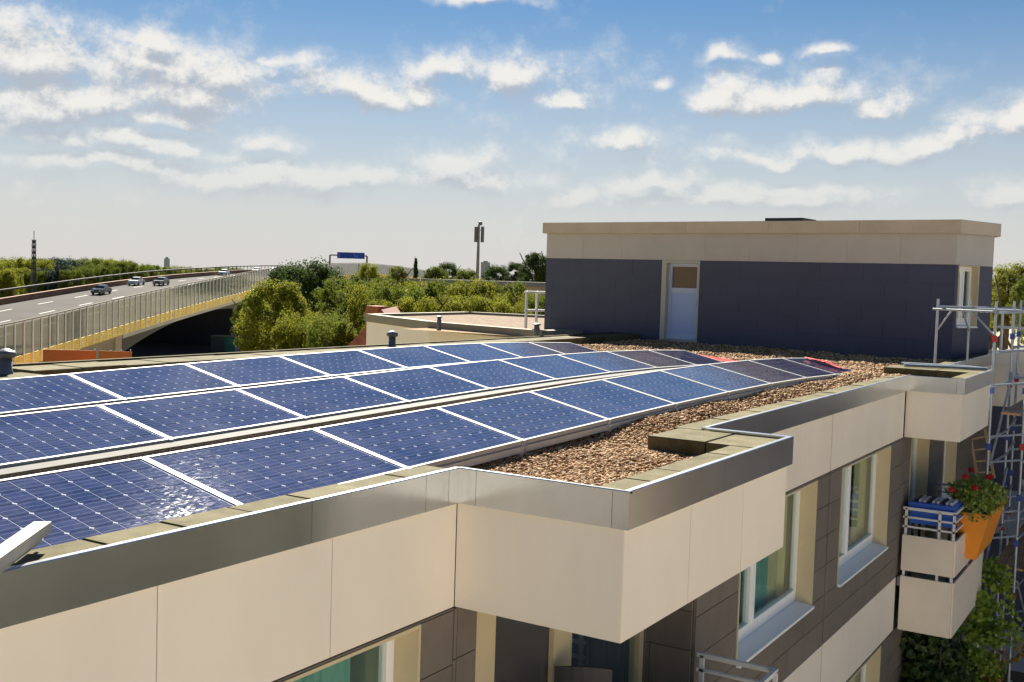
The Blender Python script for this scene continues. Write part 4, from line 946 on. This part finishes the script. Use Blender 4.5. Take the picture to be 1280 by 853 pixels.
CW = mat('car_white', (.75, .75, .74), .25, coat=.6); CD = mat('car_dark', (.012, .018, .035), .22, coat=.8); CS = mat('car_silver', (.42, .43, .44), .25, metal=.5, coat=.6); CB = mat('car_black', (.012, .012, .013), .25, coat=.8)
for (s, l, m, kd, lab) in ((176, -66.2, CD, 'saloon', 'dark blue car driving nearest along the bridge deck'), (201, -69.2, CW, 'saloon', 'white car driving beside a black car on the bridge'), (203, -65.3, CB, 'estate', 'black estate car driving beside a white car on the bridge'),
                           (262, -69.3, CW, 'estate', 'white estate car alone at mid bridge'), (296, -69.5, CW, 'saloon', 'white car ahead of a silver car near the bridge crest'), (300, -65.6, CS, 'saloon', 'silver car beside a white car near the bridge crest'), (322, -66.5, CD, 'estate', 'dark blue estate car behind the silver one near the crest'), (352, -62, CS, 'estate', 'silver estate car far along at the bridge crest')):
    c = make_car(m, lab, kd); sl_ = math.atan2(topS(s+3)-topS(s-3), 6)
    c.location = hw(s, l+curve(s), topS(s)-3.2); c.rotation_euler = (0, -sl_, ang)

# ------------------------------------------------------------------ sign gantry, masts
gs = thing('sign_gantry', 'blue direction sign on a dark gantry over the highway', 'road sign')
DKM = mat('dark_steel', (.05, .055, .06), .5, metal=.4)
d = 335
A, B2 = at(421.5, 315.3, d), at(455.7, 316.3, d); A1, B1 = at(421.5, 323, d), at(455.7, 324, d); n3 = Vector((FW.x, FW.y, 0))*.25
MB().add([A, B2, B1, A1]+[q+n3 for q in (A, B2, B1, A1)], [(0, 3, 2, 1), (4, 5, 6, 7), (0, 1, 5, 4), (1, 2, 6, 5), (2, 3, 7, 6), (3, 0, 4, 7)]).build('sign_board', mat('sign_blue', (.008, .05, .34), .45), gs)
back = -n3*.12
for (f0, f1, g0, g1) in ((.06, .10, .15, .85), (.62, .66, .2, .8), (.70, .74, .45, .8)):           # the faint pale strokes the board shows
    q = [A.lerp(B2, f0).lerp(A1.lerp(B1, f0), g0), A.lerp(B2, f1).lerp(A1.lerp(B1, f1), g0), A.lerp(B2, f1).lerp(A1.lerp(B1, f1), g1), A.lerp(B2, f0).lerp(A1.lerp(B1, f0), g1)]
    MB().add([v+back*.3 for v in q], [(0, 3, 2, 1)]).build('sign_mark', mat('sign_pale', (.10, .22, .55), .5), gs)
gl, gr_ = at(412.5, 319, d+.5), at(458.8, 320.3, d+.5)
MB().beam(gl, gr_, .35, .35).build('gantry_beam', DKM, gs)
for q in (gl, gr_): MB().beam(q, (q.x, q.y, GZ), .35, .35, up=(1, 0, 0)).build('gantry_post', DKM, gs)
ms = thing('antenna_mast', 'slim mobile phone mast with grey panel antennas above the trees', 'antenna mast')
d = 160; b0 = at(597, 340, d); t0 = at(598, 281, d)
MB().tube([(b0.x, b0.y, GZ), (b0.x, b0.y, t0.z)], .42, 10, .16).build('mast_pole', mat('mast_grey', (.18, .18, .17), .6), ms)
for (dx, z0, z1, w) in ((-.35, 284, 303, .42), (.55, 283.5, 303, .36)):
    za, zb2 = at(597, z0, d).z, at(597, z1, d).z; c = b0+Vector((RT.x, RT.y, 0))*dx
    MB().box(c.x-w/2, c.x+w/2, c.y-w/2, c.y+w/2, zb2, za).build('panel_antenna', mat('antenna_grey', (.12, .12, .12), .6), ms)
    MB().beam((c.x, c.y, (za+zb2)/2+.6), (b0.x, b0.y, (za+zb2)/2+.6), .08, .08).build('bracket', DKM, ms)
c = at(600.5, 279.5, d); MB().lathe(c, [(.02, -.3), (.28, -.25), (.3, .25), (.02, .3)], 10).build('dish', MATS['antenna_grey'], ms); MB().beam(c, (b0.x, b0.y, c.z), .08, .08).build('bracket', DKM, ms)
lm = thing('lattice_mast', 'dark lattice mast with thin spike rising from the woods beyond the road', 'mast')
d = 215; b0 = at(42, 365, d); zt_ = at(43.5, 300, d).z; zs = at(43.5, 289, d).z
for (dx, dy) in ((-.26, -.26), (.26, -.26), (.26, .26), (-.26, .26)): MB().tube([(b0.x+dx*1.4, b0.y+dy*1.4, GZ), (b0.x+dx*.8, b0.y+dy*.8, zt_)], .09, 5).build('mast_leg', DKM, lm)
for k in range(18):
    z = GZ+(zt_-GZ)*k/18; z2 = GZ+(zt_-GZ)*(k+1)/18
    mb = MB()
    for q in range(4):
        c_ = [(-.28, -.28), (.28, -.28), (.28, .28), (-.28, .28)]; p0, p1 = c_[q], c_[(q+1) % 4]; mb.beam((b0.x+p0[0], b0.y+p0[1], z), (b0.x+p1[0], b0.y+p1[1], z2), .09, .09)
    mb.build('mast_bracing', DKM, lm)
MB().tube([(b0.x, b0.y, zt_-1), (b0.x, b0.y, zs)], .07, 5).build('spike', DKM, lm)
MB().box(b0.x-.9, b0.x-.5, b0.y-.9, b0.y-.3, (zt_+GZ)/2+1, (zt_+GZ)/2+3).build('mast_box', DKM, lm)

# ------------------------------------------------------------------ houses among the trees
HS = thing('flat_block', 'beige flat-roofed block behind the leafy trees', 'building')
d = 105
A, B2 = at(512, 347.3, d), at(700, 349.5, d-6); dv = (B2-A); dv.z = 0; L = dv.length; a2 = dv.normalized(); n2 = Vector((-a2.y, a2.x, 0))
if n2.dot(Vector((FW.x, FW.y, 0))) < 0: n2 = -n2
zt_ = 1.25
def hpr(u0, u1, v0, v1, z0, z1, name, m, par):
    vs = [Vector((A.x, A.y, 0))+a2*u+n2*v+Vector((0, 0, z)) for z in (z0, z1) for u, v in ((u0, v0), (u1, v0), (u1, v1), (u0, v1))]
    return MB().add(vs, [(0, 3, 2, 1), (4, 5, 6, 7), (0, 1, 5, 4), (1, 2, 6, 5), (2, 3, 7, 6), (3, 0, 4, 7)]).build(name, m, par)
hpr(0, L, 0, 10, GZ, zt_-.4, 'wall', mat('beige_render', (.46, .36, .25), .85, var=.1, vscale=.3), HS); hpr(-.4, L+.4, -.4, 10.4, zt_-.4, zt_, 'roof_slab', mat('roof_slab', (.26, .25, .23), .9, spec=.1), HS)
for k in range(9):
    for zf in (-2.2, -5.4):
        u = L-1.6-k*1.75
        if u < .5: break
        w = hpr(u-.5, u+.5, -.06, -.01, zf, zf+1.4, 'window', mat('far_glass', (.03, .05, .08), .15), HS)
        hpr(u-.56, u+.56, -.09, -.061, zf-.1, zf-.01, 'sill', PVC, w)
RH = thing('tiled_house', 'house with dark red tiled gable roof beside the cream wing', 'house')
A = at(446, 425, 62); rz = at(470, 387, 62).z; ez = rz-3.3
A = Vector((A.x, A.y, 0)); a2 = Vector((RT.x, RT.y, 0)); n2 = Vector((FW.x, FW.y, 0))
def rp(u, v, z): q = A+a2*u+n2*v; return (q.x, q.y, z)
TILE = mat('red_roof_tile', (.16, .045, .03), .8, col2=(.24, .08, .05), vscale=3, bump=.6, bscale=10)
MB().add([rp(u, v, z) for z in (GZ, ez) for u, v in ((-1.5, .3), (4.2, .3), (4.2, 8), (-1.5, 8))], [(0, 3, 2, 1), (4, 5, 6, 7), (0, 1, 5, 4), (1, 2, 6, 5), (2, 3, 7, 6), (3, 0, 4, 7)]).build('wall', mat('brick_wall', (.22, .10, .07), .85, var=.2), RH)
MB().add([rp(-1.9, 0, ez-.4), rp(-1.9, 8.4, ez-.4), rp(1.35, 8.4, rz), rp(1.35, 0, rz), rp(4.6, 8.4, ez-.4), rp(4.6, 0, ez-.4), rp(-1.9, 0, ez-.55), rp(-1.9, 8.4, ez-.55), rp(4.6, 8.4, ez-.55), rp(4.6, 0, ez-.55)], [(0, 3, 2, 1), (3, 5, 4, 2), (6, 7, 8, 9), (0, 6, 9, 5, 3), (1, 2, 4, 8, 7), (0, 1, 7, 6), (5, 9, 8, 4)]).build('roof', TILE, RH)
c = at(471, 390, 65); MB().box(c.x-.45, c.x+.45, c.y-.45, c.y+.45, c.z-2.5, c.z+.35).build('chimney', mat('chimney_brick', (.36, .13, .06), .85, var=.2, vscale=4), RH)
OB = thing('tower_block', 'small pale grey tower block far beyond the trees by the mast', 'building')
c = at(606.5, 345, 620); w = 1.9; MB().box(c.x-w, c.x+w, c.y-w, c.y+w, GZ, at(606.5, 328, 620).z).build('wall', mat('far_grey', (.24, .28, .32), .9), OB); MB().box(c.x-w*.5, c.x+w*.5, c.y-w*.5, c.y+w*.5, at(606.5, 328, 620).z, at(606.5, 326.5, 620).z).build('roof', MATS['far_grey'], OB)
PY = thing('distant_tower', 'tiny grey tower on the skyline above the road', 'building'); c = at(208.5, 335, 900); MB().box(c.x-1.6, c.x+1.6, c.y-1.6, c.y+1.6, GZ, at(208, 323.5, 900).z).build('wall', MATS['far_grey'], PY); MB().box(c.x-.8, c.x+.8, c.y-.8, c.y+.8, at(208, 323.5, 900).z, at(208, 321.5, 900).z).build('roof', MATS['far_grey'], PY)
# houses across the yard, behind the viewpoint
OP = thing('opposite_block', 'cream apartment block across the yard facing the solar roof', 'building')
MB().box(38.5, 62, -44, -32, GZ, -1.5).build('wall', mat('opposite_render', (.66, .50, .32), .8, var=.1, vscale=.3), OP); MB().box(38.1, 62.4, -44.4, -31.6, -1.5, -1.2).build('roof', CONC, OP)
for k in range(9):
    for z in (-3.6, -6.6, -9.6): MB().box(41.2+k*2.5, 42.5+k*2.5, -31.99, -31.95, z, z+1.4).build('window', MATS['far_glass'], OP)

# ------------------------------------------------------------------ trees
def crown_mesh(name, seed, n, leaf, shape='round', h=1.0):
    """crown about 1 wide (radius .5) and h tall, base at z=0"""
    rs = np.random.RandomState(seed); cs = []; rr = []
    k = 120 if shape == 'round' else (26 if shape == 'tall' else 110)
    for i in range(k):
        if shape == 'round':
            a = rs.uniform(0, 6.28); z = rs.uniform(.04, .97); env = math.sin(math.pi*min(1, max(0, .12+.80*z)))**.65
            r = env*.40*math.sqrt(rs.uniform(.15, 1)); q = rs.uniform(.06, .15)
        elif shape == 'tall':
            a = rs.uniform(0, 6.28); z = i/k; r = .30*(1-z)**.8*math.sqrt(rs.rand()); q = .10+.14*(1-z)
        else:
            a = rs.uniform(0, 6.28); z = rs.uniform(.0, .95); r = .46*math.sqrt(rs.uniform(.1, 1))*(1-.25*z); q = rs.uniform(.06, .16)
        cs.append((r*math.cos(a), r*math.sin(a), z*h)); rr.append(q)
    V, F = leafmesh(cs, rr, n, leaf, rs, squash=.8, out=.45)
    # stray sprays that break the outline
    m = n//10; c2 = [(c[0]*1.06, c[1]*1.06, c[2]+.02) for c in cs]; V2, F2 = leafmesh(c2, [q*1.1 for q in rr], m, leaf*.9, rs, squash=.9, out=.3)
    return np_mesh(name, np.concatenate([V, V2]), np.concatenate([F, F2+len(V)]), None)
def np_mesh2(*a): return np_mesh(*a)
LEAF = {'yellow': mat('leaf_yellow', (.098, .112, .011), .8, col2=(.215, .222, .024), vscale=7, rnd=.15, transl=.42, spec=.15),
        'mid': mat('leaf_mid', (.056, .082, .010), .8, col2=(.135, .16, .022), vscale=7, rnd=.18, transl=.4, spec=.15),
        'dark': mat('leaf_dark', (.020, .040, .012), .8, col2=(.055, .085, .02), vscale=7, rnd=.15, transl=.35, spec=.12),
        'blue': mat('leaf_blue', (.010, .026, .026), .65, col2=(.022, .046, .040), vscale=6, rnd=.1, transl=.2, spec=.1)}
BARK = mat('bark', (.075, .055, .04), .95, var=.3, vscale=4)
_np = np_mesh
def np_mesh(name, V, F, m):
    me = _np(name, V, F, m or LEAF['mid']); return me
CR = [crown_mesh('crown', 100+i, 30000, .025, 'round', 1.0) for i in range(4)]
CRB = [crown_mesh('crown', 120+i, 30000, .025, 'bush', .8) for i in range(3)]
CRT = crown_mesh('crown', 140, 5000, .05, 'tall', 1.0)
def trunk_mesh(seed):
    rs = random.Random(seed); mb = MB()
    mb.tube([(0, 0, 0), (.01, .01, .35), (-.01, .0, .7), (.0, .0, 1.0)], .035, 7, .012)
    for k in range(6):
        a = k*1.05+rs.uniform(-.3, .3); z = .45+.08*k; mb.tube([(0, 0, z), (.12*math.cos(a), .12*math.sin(a), z+.12), (.26*math.cos(a), .26*math.sin(a), z+.26)], .014, 5, .004)
    return mb.mesh('trunk', BARK)
TRK = [trunk_mesh(i) for i in range(3)]
trs = random.Random(33)
def tree(px, ytop, wpx, depth, kind, label, group=None, shape='round', name='tree', hfac=None):
    tp = at(px, ytop, depth); Wm = wpx*depth/CF; H = tp.z-GZ
    ch = min(H*.92, Wm*(hfac or (1.15 if shape != 'tall' else 4.0)))
    t = thing(name, label, 'tree', group, (tp.x, tp.y, GZ), (0, 0, trs.uniform(0, 6.28)))
    me = trs.choice(CR) if shape == 'round' else (trs.choice(CRB) if shape == 'bush' else CRT)
    hh = .8 if shape == 'bush' else 1.0
    c = link('crown', me, t); c.scale = (Wm*.98, Wm*.98, ch/(hh*1.1)); c.location.z = H-ch
    c.material_slots[0].link = 'OBJECT'; c.material_slots[0].material = LEAF[kind]
    k = link('trunk', trs.choice(TRK), t); th = H-ch*.35; k.scale = (th*.75, th*.75, th)
    return t
mid = [ # px, top, width px, depth, kind, shape, label
 (346, 344, 112, 92, 'yellow', 'round', 'yellow-green tree standing against the bridge arch'),
 (318, 366, 62, 97, 'mid', 'round', 'small green tree beside the dark bridge opening'),
 (384, 319, 116, 128, 'dark', 'round', 'tall dark tree hiding the far end of the bridge'),
 (404, 330, 92, 134, 'dark', 'round', 'dark tree left of the blue road sign posts'),
 (362, 328, 84, 136, 'dark', 'round', 'dark tree overlapping the far end of the noise barrier'),
 (376, 384, 92, 70, 'yellow', 'bush', 'low yellow-green shrubby tree in front of the dark tree'),
 (414, 388, 84, 66, 'mid', 'bush', 'low leafy tree beside the red tiled roof'),
 (424, 342, 92, 116, 'mid', 'round', 'mid green tree below the blue road sign'),
 (454, 346, 92, 100, 'mid', 'round', 'mid green tree behind the red tiled roof'),
 (436, 340, 60, 150, 'mid', 'round', 'green tree just under the curved noise barrier'),
 (480, 343, 60, 140, 'mid', 'round', 'green tree by the end of the curved barrier'),
 (462, 327, 42, 178, 'yellow', 'round', 'rounded bright green tree right of the blue sign'),
 (520, 318, 20, 165, 'dark', 'tall', 'narrow dark cypress above the leafy trees'),
 (497, 331, 34, 185, 'mid', 'round', 'small green tree beside the cypress'),
 (545, 331, 46, 190, 'mid', 'round', 'distant green tree behind the leafy row'),
 (560, 326, 40, 200, 'dark', 'round', 'distant dark tree left of the antenna mast'),
 (584, 334, 44, 180, 'mid', 'round', 'distant green tree at the foot of the antenna mast'),
 (622, 329, 48, 165, 'dark', 'round', 'dark tree just right of the antenna mast'),
 (645, 326, 34, 150, 'dark', 'round', 'dark tree above the beige block'),
 (670, 313, 50, 140, 'dark', 'round', 'tall dark tree behind the corner of the stairhouse'),
 (690, 316, 40, 142, 'dark', 'round', 'dark tree half hidden by the stairhouse')]
for (px, yt, w, d, kd, sh, lab) in mid: tree(px, yt, w, d, kd, lab, None, sh)
ORD = ['nearest', 'second', 'third', 'fourth', 'fifth', 'sixth', 'seventh', 'eighth', 'ninth', 'tenth']
for k, (px, yt, w) in enumerate(((676, 366, 50), (652, 360, 60), (624, 346, 84), (592, 343, 88), (560, 344, 88), (528, 345, 88), (496, 346, 88), (466, 349, 86))):
    tree(px, yt, w, 82+3*(k % 3), 'yellow' if k % 2 else 'mid', 'yellow-green tree, '+ORD[k]+' to the stairhouse in the taller row behind the cream wing', 'taller row of leafy trees', 'bush')
for k, (px, yt, w) in enumerate(((646, 374, 54), (616, 366, 70), (586, 364, 72), (554, 365, 72), (520, 366, 74), (486, 370, 70))):
    tree(px, yt, w, 70+2*(k % 2), 'yellow', 'low yellow-green tree, '+ORD[k]+' to the stairhouse in the row behind the wing parapet', 'low row of leafy trees', 'bush')
tree(1264, 325, 74, 70, 'yellow', 'yellow-green tree behind the right wing', None); tree(1300, 335, 80, 62, 'mid', 'green tree rising behind the right wing rail', None); tree(1240, 345, 60, 85, 'mid', 'green tree partly hidden by the stairhouse corner')
# woods beyond the highway
wr = random.Random(8)
WG = 'woodland trees beyond the highway'
def wood_top(px): return float(np.interp(px, [-40, 0, 60, 100, 130, 150, 170, 190, 215, 260, 300, 340], [318, 318, 317, 320, 319, 320, 326, 327, 329, 331, 331, 332]))
for k in range(44):
    px = -40+k*8.2+wr.uniform(-3, 3); dark = 50 < px < 92
    tree(px, wood_top(px)+wr.uniform(0, 5), wr.uniform(36, 54), wr.uniform(245, 330) if px < 200 else wr.uniform(420, 560), 'blue' if dark else ('mid' if wr.random() < .6 else 'yellow'),
         'dark blue-green conifer in the woods beside the lattice mast' if dark else 'green broadleaf tree in the woods beyond the highway', 'dark conifers by the lattice mast' if dark else WG, 'bush')
for k in range(18):
    px = -30+k*11+wr.uniform(-4, 4); yb = float(np.interp(px, [-40, 200], [350, 332]))
    tree(px, yb-wr.uniform(4, 14), wr.uniform(26, 38), wr.uniform(215, 240), 'blue' if 55 < px < 88 else ('yellow' if px < 45 else 'mid'), 'leafy tree at the wood edge just past the brown parapet', 'trees at the wood edge', 'bush')
# one far wood along the skyline
rs = np.random.RandomState(77); n = 420
aa = np.radians(rs.uniform(-60, 75, n)); dd = rs.uniform(520, 1500, n)
cs = np.stack([CAM.x+np.cos(YAW-aa)*dd, CAM.y+np.sin(YAW-aa)*dd, GZ+rs.uniform(4, 8, n)], 1)
V, F = leafmesh(cs, rs.uniform(9, 16, n), 26000, 3.2, rs, squash=.55)
tag(link('far_woodland', _np('far_woodland', V, F, LEAF['dark'])), 'band of distant woodland along the skyline', 'woodland', kind='stuff')
# trees on the yard side (they show in the fascia's reflections)
for k, (x, y, h, w) in enumerate([(14.5+3.4*i, -24.5-(i % 2)*2.2, 8.2+(i*53 % 7)*.25, 7.0) for i in range(7)]+[(66, -18, 9, 7)]):
    t = thing('tree', 'round green tree on the yard side of the block', 'tree', 'yard trees', (x, y, GZ), (0, 0, k))
    c = link('crown', CR[k % 4], t); c.scale = (w, w, h*.95/1.1); c.location.z = h*.05; c.material_slots[0].link = 'OBJECT'; c.material_slots[0].material = LEAF['mid' if k % 2 else 'dark']
    q = link('trunk', TRK[k % 3], t); q.scale = (h*.6, h*.6, h*.7)
